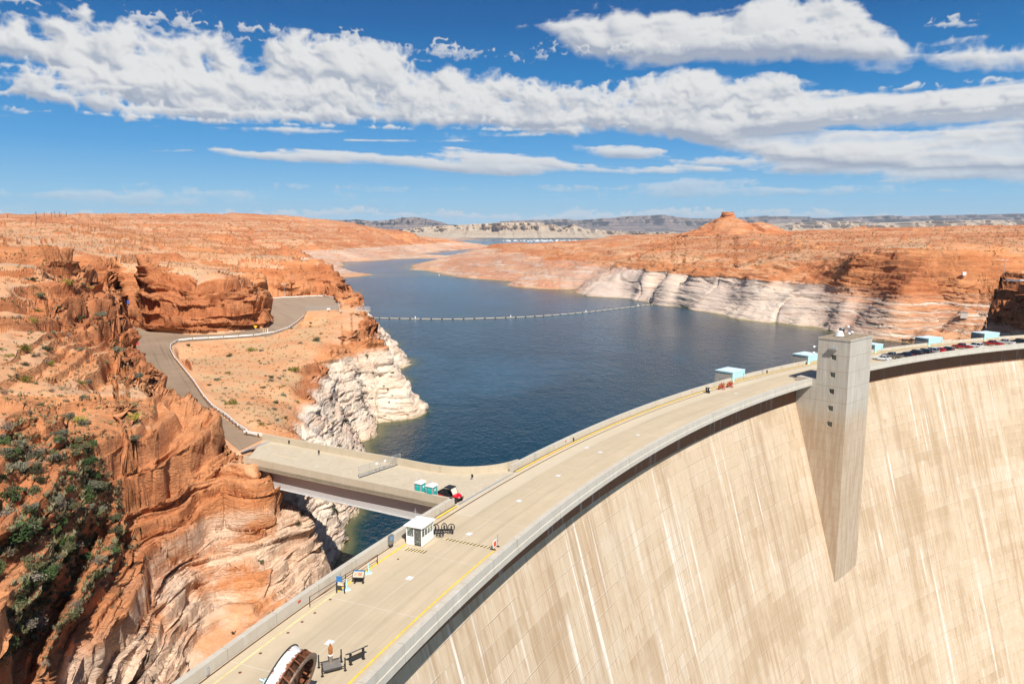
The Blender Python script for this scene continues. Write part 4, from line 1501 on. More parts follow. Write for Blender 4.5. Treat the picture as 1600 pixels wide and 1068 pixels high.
# shaft with real window recesses on the left wall: the wall is laid in courses round the openings
WIN = []
for px, py in ((1303, 558.5), (1301.5, 585.5), (1300, 611.5), (1298, 637.5), (1296.5, 662)):
    best = None
    for k in range(400):
        z = 9 - k * .08
        for a in (3.0, 3.3, 3.6, 3.9, 4.2):
            q = tw(a, 0, z)
            zc = q[1] * CP - (q[2] - H) * SP
            X_ = 800 + FPX * q[0] / zc
            Y_ = 534 - FPX * (q[1] * SP + (q[2] - H) * CP) / zc
            d = (X_ - px) ** 2 + (Y_ - py) ** 2
            if best is None or d < best[0]:
                best = (d, a, z)
    WIN.append(best[1:])
wa = sum(q[0] for q in WIN) / 5
sh = MB()
ww, wh = .62, .62
tbox(sh, -5.0, 0, .004, TWID, -90, 1.06)                 # root against the dam
tbox(sh, 0, TLEN, .5, TWID, -110, TTOP - .55)              # core
tbox(sh, 0, wa - ww, 0, .5, -110, TTOP - .55)
tbox(sh, wa + ww, TLEN, 0, .5, -110, TTOP - .55)
zs = [TTOP - .55] + [q for z in [w_[1] for w_ in WIN] for q in (z + wh, z - wh)] + [-110]
for k in range(0, len(zs), 2):
    tbox(sh, wa - ww, wa + ww, 0, .5, zs[k + 1], zs[k])
dpart(sh.build('shaft', M_TOWER), tower)
dpart(tbox(MB(), -.12, TLEN + .12, -.12, TWID + .12, TTOP - .55, TTOP - .05).build('roof_band', M_TOWER, bevel=.03), tower)
dpart(tbox(MB(), .05, TLEN - .05, .05, TWID - .05, TTOP - .05, TTOP).build('roof', simple('roof_gravel', (.26, .20, .135), .95, var=.35, scale=2)), tower)
for a, z in WIN:
    fr = MB()
    tbox(fr, wa - ww + .02, wa + ww - .02, .40, .46, z - wh + .02, z + wh - .02)
    wf = dpart(fr.build('window', M_GLASS), tower)
    bars = MB()
    tbox(bars, wa - .03, wa + .03, .33, .40, z - wh + .03, z + wh - .03)
    for zz in (-.02, .25):
        tbox(bars, wa - ww + .03, wa + ww - .03, .36, .40, z + zz, z + zz + .04)
    b = bars.build('window_frame', M_DARK)
    b.parent = wf
    b.matrix_parent_inverse = Matrix.Translation(-Vector(tower.location))
    wf['label'] = 'small square window'
sil = MB()
tbox(sil, wa - 1.0, wa + .9, -.9, -.121, 9.15, 9.45)
tbox(sil, wa - 1.0, wa + .9, -.86, -.122, 8.9, 9.14)
dpart(sil.build('canopy', M_GALV, bevel=.02), tower)
# gear on the roof
vent = thing('roof_vent', 'white louvred ventilator standing on the tower roof', 'ventilator', tw(3.2, 4.1, TTOP))
for k, rr in enumerate((1.0, .9, .78, .6)):
    MB().lathe([(0, .12 + .34 * k), (rr * 1.15, .12 + .34 * k), (rr, .34 + .34 * k), (0, .34 + .34 * k)], n=14).build('hood' if k == 3 else 'louvre', M_WHITE, vent)
MB().box((0, 0, .05), (2.2, 2.2, .1)).box((0, 0, .45), (.9, .9, .8)).build('base', M_DARK, vent)
tank = thing('roof_tank', 'black round drum standing on the tower roof', 'drum', tw(2.6, 6.6, TTOP))
MB().lathe([(0, 0), (.62, 0), (.62, 1.7), (.56, 1.76), (0, 1.76)], n=18).build('drum', M_DARK, tank)
MB().ring((0, 0, .9), (0, 0, 1), .62, .04).build('band', M_GALV, tank)
MB().ring((0, 0, 1.68), (0, 0, 1), .62, .04).build('band', M_GALV, tank)
for a, b, hh, lab in ((5.4, 4.4, .75, 'short white roof camera near the front corner of the tower roof'), (3.4, 8.3, 1.9, 'tall white roof camera pole beside the black drum on the tower'), (4.3, 8.6, .6, 'low white camera dome on the tower roof right of the drum')):
    cm = thing('roof_camera', lab, 'camera', tw(a, b, TTOP), 0, 'cameras on the tower roof')
    MB().tube((0, 0, 0), (0, 0, hh), .06).build('post', M_GALV, cm)
    MB().lathe([(0, hh - .15), (.28, hh - .1), (.33, hh + .12), (.2, hh + .34), (0, hh + .38)], n=12).build('housing', M_WHITE, cm, smooth=True)
for k, (a, z, lab) in enumerate(((-.2, 9.1, 'upper white camera bracketed on the rear edge of the tower wall'), (-.2, 7.6, 'lower white camera bracketed on the rear edge of the tower wall'))):
    cm = thing('wall_camera', lab, 'camera', tw(a, .4, z), 0, 'cameras on the tower wall')
    MB().tube((0, 0, 0), (-.9, -.1, .1), .05).build('bracket', M_GALV, cm)
    MB().lathe([(0, -.3), (.26, -.22), (.3, .1), (0, .3)], (-1.0, -.1, -.05), 12).build('housing', M_WHITE, cm, smooth=True)

# ------------------------------------------------------------------ bridge
bridge = thing('bridge', 'concrete road bridge on steel girders leading from the rock to the crest', 'bridge', atz(520, 735, 0))


def plan(pts, z=1.1):
    return [Vector(atz(px, py, z)[:2]).to_3d() for px, py in pts]


ds = plan([(380, 712.5), (460, 729), (540, 745.5), (620, 761.5), (706, 779)])
us = plan([(412, 677), (470, 687.5), (520, 697), (580, 707.5), (627, 715.5), (655, 721), (680, 725), (705, 727.7), (730, 728.3), (762, 726.5), (790, 722), (815, 715)])


def wall_path(mb, pts, th, z0, z1, side):
    """a wall of thickness th on one side of a plan path"""
    n = len(pts)
    off = []
    for i in range(n):
        a = pts[max(0, i - 1)]
        b = pts[min(n - 1, i + 1)]
        d = (b - a).normalized()
        off.append(Vector((-d.y, d.x, 0)) * th * side)
    vs = []
    for p, o in zip(pts, off):
        q = p + o
        vs += [(p.x, p.y, z0), (p.x, p.y, z1), (q.x, q.y, z1), (q.x, q.y, z0)]
    fs = []
    for i in range(n - 1):
        for j in range(4):
            fs.append((i * 4 + j, i * 4 + (j + 1) % 4, i * 4 + 4 + (j + 1) % 4, i * 4 + 4 + j))
    fs += [(3, 2, 1, 0), tuple((n - 1) * 4 + j for j in range(4))]
    return mb.add(vs, fs)


def spl(pts, n=6):
    out = []
    for i in range(len(pts) - 1):
        p0, p1, p2, p3 = pts[max(0, i - 1)], pts[i], pts[i + 1], pts[min(len(pts) - 1, i + 2)]
        for k in range(n):
            s_ = k / n
            out.append(.5 * ((2 * p1) + (-p0 + p2) * s_ + (2 * p0 - 5 * p1 + 4 * p2 - p3) * s_ * s_ + (-p0 + 3 * p1 - 3 * p2 + p3) * s_ ** 3))
    return out + [pts[-1]]


us_s = spl(us)
deckpoly = [(v.x, v.y) for v in ds] + [(v.x, v.y) for v in [Vector(pol(RU - .7, PH_BL)), Vector(pol(RU - .7, 150.8)), Vector(pol(RU - .7, PH_BR))]] + [(v.x, v.y) for v in reversed(us_s)]
dpart(MB().prism(deckpoly, -.55, .006).build('deck', M_CONC), bridge)
dpart(wall_path(MB(), ds, .35, -.6, 1.1, 1).build('parapet', M_CONC), bridge)
dpart(wall_path(MB(), us_s[:-2], .35, -.6, 1.1, -1).build('parapet', M_CONC), bridge)
M_STEEL = simple('girder_steel', (.50, .49, .48), .55, .1, var=.06)
dirb = (ds[-1] - ds[0]).normalized()
nb = Vector((-dirb.y, dirb.x, 0))
if nb.y < 0:
    nb = -nb
for k, off in enumerate((1.25, 4.6, 8.0)):
    a = ds[0] + nb * off - dirb * 3
    b = ds[0] + nb * off + dirb * ((ds[-1] - ds[0]).length - 2.4)
    mid = (a + b) / 2
    ln = (b - a).length
    rz = math.atan2(dirb.y, dirb.x)
    g_ = MB().box((mid.x, mid.y, -2.05), (ln, .05, 2.9), rz).box((mid.x, mid.y, -3.55), (ln, .55, .08), rz).box((mid.x, mid.y, -.62), (ln, .5, .06), rz)
    go_ = dpart(g_.build('girder', M_STEEL), bridge)
    if k == 0:
        for s_ in (.19, .31, .60, .77, .945):
            q = a + (b - a) * s_
            st = MB().box((q.x - nb.x * .13, q.y - nb.y * .13, -2.05), (.16, .22, 2.86), rz)
            so_ = st.build('stiffener', M_STEEL if s_ not in (.19, .60) else M_WHITE)
            so_.parent = go_
            so_.matrix_parent_inverse = Matrix.Translation(-Vector(bridge.location))
for px0, py0, px1, py1 in ((424, 709, 466, 718), (545, 734, 565, 738)):
    a, b = Vector(atz(px0, py0, 0)), Vector(atz(px1, py1, 0))
    pl_ = MB().add([(a.x, a.y, .012), (b.x, b.y, .012), (b.x + nb.x * .14, b.y + nb.y * .14, .012), (a.x + nb.x * .14, a.y + nb.y * .14, .012)], [(0, 1, 2, 3)])
    dpart(pl_.build('painted_line', M_CREAM), bridge)
a, b = Vector(atz(375, 706, 0)), Vector(atz(421, 688, 0))
jt = MB().add([(a.x, a.y, .014), (b.x, b.y, .014), (b.x + dirb.x * .5, b.y + dirb.y * .5, .014), (a.x + dirb.x * .5, a.y + dirb.y * .5, .014)], [(0, 1, 2, 3)])
dpart(jt.build('expansion_joint', M_GALV), bridge)
dpart(arc('expansion_joint', [(RU - 1.05, .002), (RU - 1.05, .014), (RU - .75, .014), (RU - .75, .002)], PH_BL - .1, PH_BR + .05, M_GALV), dam)
for px, py in ((452.5, 689), (643, 723), (499, 704.5), (738, 742)):
    q = atz(px, py, .6)
    dpart(MB().box((q[0], q[1] - .35, .6), (.3, .12, .5), rz).build('lamp_box', M_DARK), bridge)
# ------------------------------------------------------------------ road to the overlook
def road():
    m, t, p, o = mat_new('road_surface')
    pos = t.node('ShaderNodeNewGeometry').outputs['Position']
    px, py, pz = t.sep(pos)
    n = t.noise(pos, .06, 6, .65)
    c = t.ramp(n, [(.3, (.215, .145, .092)), (.55, (.28, .192, .125)), (.75, (.34, .24, .16))])
    c = t.mix(t.rng(py, 240, 330, 0, .7), c, (.34, .245, .17))
    st = t.noise(t.xyz(t.mul(t.addm(px, t.mul(py, .55)), .9), t.mul(py, .02), 0), 1, 4, .6)
    c = t.mix(t.rng(st, .54, .68, 0, .55), c, (.14, .098, .066))
    c = t.mix(t.rng(t.noise(pos, 1.1, 6, .75), .58, .78, 0, .4), c, (.33, .25, .18))
    t.put(p.inputs['Base Color'], c)
    p.inputs['Roughness'].default_value = .9
    t.put(p.inputs['Normal'], t.bump(t.noise(pos, 4, 4), .3, .05))
    mb = MB()
    mb.add([(x, y, .05) for x, y in ROAD], [tuple(range(len(ROAD)))])
    ob = mb.build('road', m)
    bm = bmesh.new()
    bm.from_mesh(ob.data)
    bmesh.ops.triangulate(bm, faces=bm.faces)
    for f in bm.faces:
        if f.normal.z < 0:
            f.normal_flip()
    bm.to_mesh(ob.data)
    bm.free()
    tag(ob, kind='structure')


road()

# ------------------------------------------------------------------ white guard rails along the road, one segment each
M_GR = simple('rail_white', (.78, .77, .74), .5, var=.08)
M_POST = simple('post_wood', (.16, .075, .035), .8)


def make_rail():
    r = thing('guard_rail', '', 'guard rail')
    MB().box((0, 0, .62), (4.75, .16, .46)).build('beam', M_GR, r, bevel=.03)
    for sx in (-1.5, 1.5):
        MB().box((sx, .14, .33), (.22, .2, .78)).build('post', M_POST, r)
    return r


def along(pts, step):
    out = []
    acc = 0
    for a, b in zip(pts, pts[1:]):
        a, b = Vector(a), Vector(b)
        L = (b - a).length
        d = (b - a) / L
        s_ = (step - acc) if acc else step / 2
        while s_ <= L:
            out.append((a + d * s_, math.atan2(d.y, d.x)))
            s_ += step
        acc = L - (s_ - step)
        acc = max(0.0001, acc)
    return out


rail_runs = [([(411, 684.5), (392, 681), (372, 668.5), (352, 651.5), (332, 638), (318, 622), (303, 599), (288, 580), (272, 560), (266, 548), (267, 540.5), (277, 534), (300, 531.5), (330, 530), (365, 528), (400, 525.5), (430, 520.5), (450, 514), (465, 504), (478, 492.5)], 'white guard rail segment on the long road curve above the bridge', 'guard rails along the road edge'),
             ([(482, 490), (529, 488.5)], 'white guard rail segment by the low fence of the overlook', 'guard rails on the near side of the overlook'),
             ([(408, 470.5), (425, 467.5), (445, 465.8), (475, 464.6), (505, 463.2), (527, 467)], 'white guard rail segment at the far edge of the overlook', 'guard rails on the far side of the overlook'),
             ([(527.5, 467.5), (530.5, 487)], 'white guard rail segment on the lakeward end of the overlook', 'guard rails on the lake side of the overlook')]
proto = make_rail()
first = True
for pts, lab, grp in rail_runs:
    w3 = [Vector((*atz(px, py, 0)[:2], .04)) for px, py in pts]
    for q, rz in along(w3, 5.0):
        if first:
            proto.location = q
            proto.rotation_euler = (0, 0, rz)
            tag(proto, lab, 'guard rail', grp)
            first = False
        else:
            dup(proto, q, rz, lab, grp)

# ------------------------------------------------------------------ things about the overlook
M_SGREY = simple('sign_back', (.30, .31, .32), .5, .4)


def sign(name, label, px, py, hgt, size, col, z=None, rz=0, two=False):
    p = atz(px, py, z) if z is not None else hit(px, py)
    r = thing(name, label, 'sign', p, rz)
    for sx in ((-size[0] * .35, size[0] * .35) if two else (0,)):
        MB().tube((sx, .04, -.6), (sx, .04, hgt + size[1]), .05).build('post', M_GALV, r)
    MB().box((0, 0, hgt + size[1] / 2), (size[0], .04, size[1])).build('panel', simple('panel_' + name, col, .45, var=.05), r, bevel=.01)
    return r


sign('road_sign', 'small blue sign on the red rock cut behind the road', 205.5, 477, .3, (1.5, 1.4), (.02, .11, .48), two=True)
sign('road_sign', 'small red square sign at the rock edge of the road', 215, 543, .9, (.95, .95), (.62, .05, .07), z=0)
ys = thing('warning_sign', 'yellow triangular sign at the foot of the rock cut', 'sign', atz(399.5, 518, 0))
MB().tube((0, .05, 0), (0, .05, 1.7), .05).build('post', M_GALV, ys)
MB().extr([(-.75, 2.3), (.75, 2.3), (0, 1.1)], -.02, .02).build('panel', M_YEL, ys)
for px, mm, lab in ((411.8, M_YEL, 'leftmost yellow bollard at the corner of the red rock by the road'), (414.8, M_YEL, 'yellow bollard between another yellow one and a white one by the rock corner'), (418.3, M_WHITE, 'white bollard at the corner of the red rock by the road')):
    b = thing('bollard', lab, 'bollard', atz(px, 518.5, 0.04), 0, 'bollards at the rock corner')
    MB().lathe([(0, 0), (.16, 0), (.16, 1.15), (.1, 1.26), (0, 1.28)], n=10).build('post', mm, b)
    MB().lathe([(.165, .85), (.17, .85), (.17, 1.0), (.165, 1.0)], n=10).build('band', M_GALV, b)
lp = thing('street_lamp', 'tall grey lamp post at the far edge of the overlook', 'lamp', atz(445, 467, 0))
MB().tube((0, 0, 0), (0, 0, 8.6), .13, 8, .08).build('post', M_GALV, lp)
for s_ in (-1, 1):
    MB().tube((0, 0, 8.4), (s_ * 1.0, 0, 8.8), .05).build('arm', M_GALV, lp)
    MB().box((s_ * 1.2, 0, 8.78), (.8, .35, .18)).build('lamp_head', M_WHITE, lp, bevel=.04)
lp2 = dup(lp, tuple(hit(1567, 439, GB) or atz(1567, 440, 11)), 0, 'grey lamp post on the east rock shelf at the right edge')
cp = thing('camera_pole', 'white camera housing on a short pole by the back of the overlook', 'camera', atz(411, 470, 0))
MB().tube((0, 0, 0), (0, 0, 4.2), .1).build('pole', M_GALV, cp)
MB().box((0, 0, 3.2), (.9, .7, 1.2)).build('box', M_WHITE, cp, bevel=.05)
MB().box((.2, -.5, 4.3), (.5, 1.0, .45)).build('camera_head', M_WHITE, cp, bevel=.05)
# low fence round the gate at the near side of the overlook
fe = thing('chain_link_fence', 'low grey chain link fence along the near side of the overlook', 'fence', atz(502, 487.3, 0))
fa, fb = Vector(atz(478.5, 487.5, 0)) - Vector(fe.location), Vector(atz(525, 486.8, 0)) - Vector(fe.location)
for k in range(7):
    q = fa + (fb - fa) * k / 6
    MB().tube((q.x, q.y, 0), (q.x, q.y, 2.6), .06).build('post', M_GALV, fe)
net = MB()
for k in range(9):
    z = .15 + 2.4 * k / 8
    net.tube((fa.x, fa.y, z), (fb.x, fb.y, z), .022 if k not in (0, 8) else .045, 4)
for k in range(61):
    q = fa + (fb - fa) * k / 60
    net.tube((q.x, q.y, .1), (q.x, q.y, 2.5), .018, 4)
net.build('mesh', M_GALV, fe)
sq = Vector(atz(513.5, 483.5, 1.3)) 
sg = thing('notice', 'small white notice fixed to the fence of the overlook', 'sign', (sq.x, sq.y - .2, .9))
MB().box((0, 0, .5), (1.5, .05, 1.2)).build('panel', M_WHITE, sg)
MB().box((0, .05, .5), (1.3, .04, .08)).build('bracket', M_GALV, sg)
for px, lab in ((485.5, 'left dark drain box at the foot of the overlook fence'), (517.5, 'right dark drain box at the foot of the overlook fence')):
    q = atz(px, 489, 0)
    b = thing('drain_box', lab, 'drain', (q[0], q[1], .03), 0, 'drain boxes below the fence')
    MB().box((0, 0, .3), (1.5, .8, .6)).build('box', M_DARK, b, bevel=.05)
    MB().box((0, 0, .62), (1.2, .6, .05)).build('grille', M_GALV, b)
# lookout balcony over the water
bq = atz(565, 486, -.6)
vp = thing('lookout_platform', 'small steel lookout platform with railings jutting over the lake', 'platform', (bq[0] + .6, bq[1], -.4))
MB().box((0, 0, 0), (7.5, 3.0, .3)).build('deck', M_CONC, vp)
for x in (-3.5, -1.2, 1.2, 3.5):
    for y in (-1.4, 1.4):
        MB().tube((x, y, .15), (x, y, 1.9), .06).build('post', M_GALV, vp)
for z in (.7, 1.3, 1.9):
    MB().path([(-3.5, -1.4, z), (3.5, -1.4, z), (3.5, 1.4, z), (-3.5, 1.4, z)], .05).build('railing', M_GALV, vp)

# ------------------------------------------------------------------ log boom across the lake
bp = [atz(px, py, LAKE) for px, py in ((578, 496.5), (620, 497.8), (700, 498.6), (760, 497.4), (830, 494.8), (900, 489.5), (960, 483), (1010, 476.8), (1042, 472.5))]
boom = thing('log_boom', 'long curved line of pale floats strung across the lake', 'boom', bp[2])
bl = Vector(boom.location)
bsp = spl([Vector(q) for q in bp], 8)
M_FLOAT = simple('float_plastic', (.50, .43, .33), .6)
for i, (q, rz) in enumerate(along(bsp, 8.3)):
    f = MB().tube((-3.4, 0, 0), (3.4, 0, 0), .32, 8)
    o = f.build('float', M_FLOAT, boom, smooth=False)
    o.location = (q - bl) + Vector((0, 0, .25))
    o.rotation_euler = (0, 0, rz)
    if i % 9 == 4:
        k = MB().lathe([(0, 0), (.4, 0), (.34, 1.6), (0, 1.9)], n=8).build('marker', M_WHITE, boom)
        k.location = o.location
MB().path([tuple(q - bl + Vector((0, 0, .1))) for q in bsp], .12, 5).build('cable', M_DARK, boom)
bu = thing('buoy', 'small white buoy off the pale point across the lake', 'buoy', atz(686, 430.5, LAKE))
MB().lathe([(0, -.4), (1.0, -.3), (1.15, .5), (.5, .9), (.35, 2.2), (0, 2.4)], n=12).build('hull', M_WHITE, bu)
MB().lathe([(1.1, .2), (1.17, .2), (1.17, .45), (1.1, .45)], n=12).build('band', M_DARK, bu)

# ------------------------------------------------------------------ guard booth
F_ = Vector(atz(659.3, 855, 0))
Lf = Vector(atz(635, 850.4, 0))
rb = math.atan2(-(Lf - F_).y, -(Lf - F_).x)      # local +x runs from the rear-left corner to the front corner
bw, bd, bh = (Lf - F_).length, 2.75, 2.38
cx = F_ + (Lf - F_) / 2
yv = Vector((-math.sin(rb), math.cos(rb), 0))
booth = thing('guard_booth', 'small white guard booth with glass door and windows on the crest road', 'booth', tuple(cx + yv * bd / 2), rb)
hx, hy = bw / 2, bd / 2
T = .06
MB().box((0, 0, .06), (bw + .06, bd + .06, .12)).build('base', M_CONC, booth)
fr = MB()
for sx in (-1, 1):
    for sy in (-1, 1):
        fr.box((sx * (hx - .05), sy * (hy - .05), bh / 2 + .06), (.1, .1, bh - .12))
fr.box((-.02, -hy + .05, bh / 2), (.09, .1, bh - .12))
fr.box((0, -hy + .05, bh - .08), (bw - .2, .09, .14)).box((0, hy - .05, bh - .08), (bw - .2, .09, .14))
fr.box((hx - .05, 0, bh - .08), (.09, bd - .2, .14)).box((-hx + .05, 0, bh - .08), (.09, bd - .2, .14))
fr.build('frame', M_WHITE, booth)
MB().box((-hx / 2, -hy + .05, .62), (hx - .12, .06, 1.0)).build('wall_panel', M_WHITE, booth)
MB().box((0, hy - .05, .62), (bw - .2, .06, 1.0)).build('wall_panel', M_WHITE, booth)
MB().box((-hx + .05, 0, .62), (.06, bd - .2, 1.0)).build('wall_panel', M_WHITE, booth)
for k in (-1, 1):
    MB().box((hx - .05, k * (bd - .2) / 4, .62), (.06, (bd - .24) / 2, 1.0)).build('wall_panel', M_WHITE, booth)
mg, tg, pg, og = mat_new('booth_glass')
pg.inputs['Base Color'].default_value = (.80, .86, .80, 1)
pg.inputs['Roughness'].default_value = .05
pg.inputs['Transmission Weight'].default_value = .9
pg.inputs['IOR'].default_value = 1.05
tg.put(pg.inputs['Roughness'], tg.rng(tg.noise(None, 3, 2), .3, .7, .03, .08))
MB().box((-hx / 2, -hy + .05, 1.68), (hx - .14, .015, 1.06)).build('window', mg, booth)
MB().box((0, hy - .05, 1.68), (bw - .22, .015, 1.06)).build('window', mg, booth)
MB().box((-hx + .05, 0, 1.68), (.015, bd - .22, 1.06)).build('window', mg, booth)
for k in range(4):
    yy = -hy + .1 + (bd - .2) * (k + .5) / 4
    wv_ = MB().box((hx - .05, yy, 1.68), (.015, (bd - .2) / 4 - .09, 1.02)).build('window', mg, booth)
    if k:
        MB().box((hx - .05, yy - (bd - .2) / 8, 1.68), (.07, .07, 1.06)).build('mullion', M_WHITE, booth)
dr = MB().box((hx / 2, -hy + .06, 1.16), (hx - .2, .015, 2.0)).build('door', mg, booth)
df = MB()
for x in (.06, hx - .14):
    df.box((x + .02, -hy + .05, 1.16), (.07, .06, 2.05))
df.box((hx / 2, -hy + .05, 2.2), (hx - .2, .06, .08)).box((hx / 2, -hy + .05, .2), (hx - .2, .06, .12))
df.build('door_frame', M_DARK, dr)
MB().box((hx - .22, -hy - .03, 1.1), (.03, .06, .3)).build('handle', M_GALV, dr)
MB().box((-.2, .3, .95), (1.3, .5, .05)).box((-.2, .3, .5), (1.1, .06, .9)).build('desk', simple('desk_wood', (.35, .21, .06), .6), booth)
MB().box((0, 0, bh + .03), (bw + .42, bd + .46, .13)).build('roof', M_WHITE, booth, bevel=.02)
MB().path([(-.7, .2, bh + .1), (-.7, .2, bh + 1.6)], .025).path([(-.95, .2, bh + 1.2), (-.45, .2, bh + 1.2)], .02).build('antenna', M_GALV, booth)
ebq = Vector(pol(RU - .85, 154.62, 0))
eb = thing('control_cabinet', 'grey electrical cabinet with a blue notice against the wall beside the booth', 'cabinet', tuple(ebq), R_(154.6))
MB().box((0, 0, .95), (.35, .7, 1.1)).build('cabinet', simple('cabinet_grey', (.20, .20, .20), .5, .3), eb, bevel=.03)
MB().box((-.182, .1, 1.15), (.01, .35, .45)).build('notice', simple('blue_notice', (.10, .32, .72), .4), eb)
MB().box((0, 0, .2), (.2, .5, .4)).build('plinth', M_DARK, eb)


# ------------------------------------------------------------------ valve manifolds with hand wheels
def manifold(label, q, rz, mat, wheel, k=1.0):
    r = thing('valve_manifold', label, 'valves', q, rz)
    MB().tube((-1.1, 0, .55), (1.1, 0, .55), .13, 10).tube((-1.1, 0, 0), (-1.1, 0, .6), .11, 10).tube((1.1, 0, 0), (1.1, 0, .6), .11, 10).build('pipe', mat, r, smooth=False)
    for x, z, n in ((-.95, .95, (0.25, -1, .15)), (.95, .95, (.25, -1, .15)), (0.1, 1.05, (.7, -.7, .2))):
        w_ = MB().ring((x, -.28, z), n, .42 * k, .062, 20, 6)
        nn = Vector(n).normalized()
        e = nn.cross(Vector((0, 0, 1))).normalized()
        g2 = nn.cross(e)
        for d in (e, g2):
            w_.tube(Vector((x, -.28, z)) - d * .42 * k, Vector((x, -.28, z)) + d * .42 * k, .025, 5)
        o = w_.build('hand_wheel', wheel, r, smooth=True)
        MB().tube((x, -.28, z), (x, 0, z), .04).tube((x, 0, .5), (x, 0, z + .1), .09, 8).build('valve', mat, r)
    o = MB().ring((-.35, -.75, .42), (0, -.35, 1), .44 * k, .062, 20, 6).tube((-.7, -.75, .42), (0, -.75, .42), .025, 5).tube((-.35, -1.08, .3), (-.35, -.42, .54), .025, 5).build('hand_wheel', wheel, r, smooth=True)
    MB().tube((-.35, -.75, .42), (-.35, -.1, .55), .08, 8).tube((-.35, -.75, 0), (-.35, -.75, .4), .06, 8).build('valve', mat, r)
    return r


q = atz(693, 834, 0)
manifold('black valve manifold with four round hand wheels beside the white booth', (q[0], q[1], 0), dirb and math.atan2(dirb.y, dirb.x) + .55, M_DARK, M_DARK)
M_ORANGE = simple('orange_paint', (.36, .055, .025), .6, var=.45)
for px, py, lab in ((1126, 607.5, 'orange valve manifold nearer the viewer at the blue gate house'), (1139, 604.5, 'orange valve manifold farther along, touching the blue gate house')):
    q = atz(px, py, 0)
    ph, r_ = phir(q)
    manifold(lab, (q[0], q[1], 0), R_(ph) - PI / 2, M_ORANGE, M_ORANGE, 1.15)['group'] = 'orange valve manifolds'
for px, py, lab in ((1104, 613.5, 'dark square post left of the orange valves'), (1107.5, 614, 'dark square post with a white face left of the orange valves')):
    q = atz(px, py, 0)
    k = thing('bollard_post', lab, 'post', (q[0], q[1], 0), R_(139))
    MB().box((0, 0, .65), (.4, .4, 1.3)).build('post', M_DARK, k, bevel=.03)
    MB().box((-.21, 0, .9), (.02, .3, .5)).build('plate', M_WHITE, k)

# ------------------------------------------------------------------ portable toilets
M_TEAL = simple('teal_plastic', (.015, .40, .36), .4, var=.08)
M_GREYP = simple('grey_plastic', (.33, .31, .34), .5)


def toilet(label, q, rz):
    r = thing('portable_toilet', label, 'toilet', q, rz, 'portable toilets')
    W = 1.16
    MB().box((0, 0, .06), (1.2, 1.25, .12)).build('base', M_GREYP, r)
    for name, c, sz in (('side_panel', (0, W / 2 - .03, 1.1), (W - .26, .04, 1.98)), ('side_panel', (0, -W / 2 + .03, 1.1), (W - .26, .04, 1.98)), ('back_panel', (-W / 2 + .03, 0, 1.1), (.04, W - .26, 1.98))):
        pnl = MB().box(c, sz)
        ax = 0 if sz[0] < .1 else 1
        for zz in (.62, 1.45):
            d = [sz[0] - .16, .05, .55] if ax else [.05, sz[1] - .16, .55]
            off = (0, (.02 if c[1] > 0 else -.02), 0) if ax else (-.02, 0, 0)
            pnl.box((c[0] + off[0], c[1] + off[1], zz), d)
        pnl.build(name, M_TEAL, r, bevel=.012)
    dd = MB().box((W / 2 - .03, 0, 1.1), (.04, W - .26, 1.94)).box((W / 2 - .005, 0, .6), (.04, W - .44, .6)).build('door', M_TEAL, r, bevel=.012)
    MB().box((W / 2 + .03, .3, 1.1), (.05, .05, .18)).build('handle', M_DARK, dd)
    MB().box((W / 2 + .018, 0, 1.62), (.012, .26, .3)).build('placard', M_WHITE, dd)
    MB().box((0, -W / 2 + .002, 1.6), (.28, .012, .3)).build('placard', M_WHITE, r)
    for sx in (-1, 1):
        for sy in (-1, 1):
            MB().box((sx * (W / 2 - .07), sy * (W / 2 - .07), 1.1), (.15, .15, 2.0)).build('corner_post', M_GREYP, r, bevel=.04)
    rf = MB()
    n = 9
    prof = [(-.66 + 1.32 * k / (n - 1), 2.12 + .26 * math.sin(PI * (k / (n - 1)) * .86 + .22) ** .7) for k in range(n)]
    rf.extr([(-.66, 2.06)] + prof + [(.66, 2.06)], -.66, .66)
    rf.build('roof', M_WHITE, r, bevel=.05)
    MB().tube((-.4, .35, 2.3), (-.4, .35, 2.62), .06, 10).build('vent_pipe', M_GREYP, r)
    return r


q1, q2 = atz(656.5, 776.5, 0), atz(674.5, 781.5, 0)
ra = math.atan2(dirb.y, dirb.x)
toilet('left teal portable toilet with white roof on the bridge', (q1[0], q1[1], .01), ra)
toilet('right teal portable toilet with white roof, next to the red utility vehicle', (q2[0], q2[1], .01), ra)

# ------------------------------------------------------------------ barrier and small sign on the lip of the crest
q = atz(773, 856, 0)
bs = thing('barrier_sign', 'small red sign on a white frame with a low barrier by the downstream wall', 'sign', (q[0], q[1], 0), R_(65))
MB().box((0, 0, .55), (.95, .05, .9)).build('frame', M_WHITE, bs)
MB().box((.0, -.03, .55), (.62, .02, .58)).build('panel', simple('red_panel', (.72, .09, .02), .5), bs)
for s_ in (-.5, .5):
    MB().box((s_, 0, .08), (.10, .7, .16)).build('foot', M_DARK, bs)
MB().path([(.5, 0, .9), (1.9, .5, .9), (1.9, .5, .1), (.5, 0, .1)], .035).build('barrier_arm', M_GALV, bs)

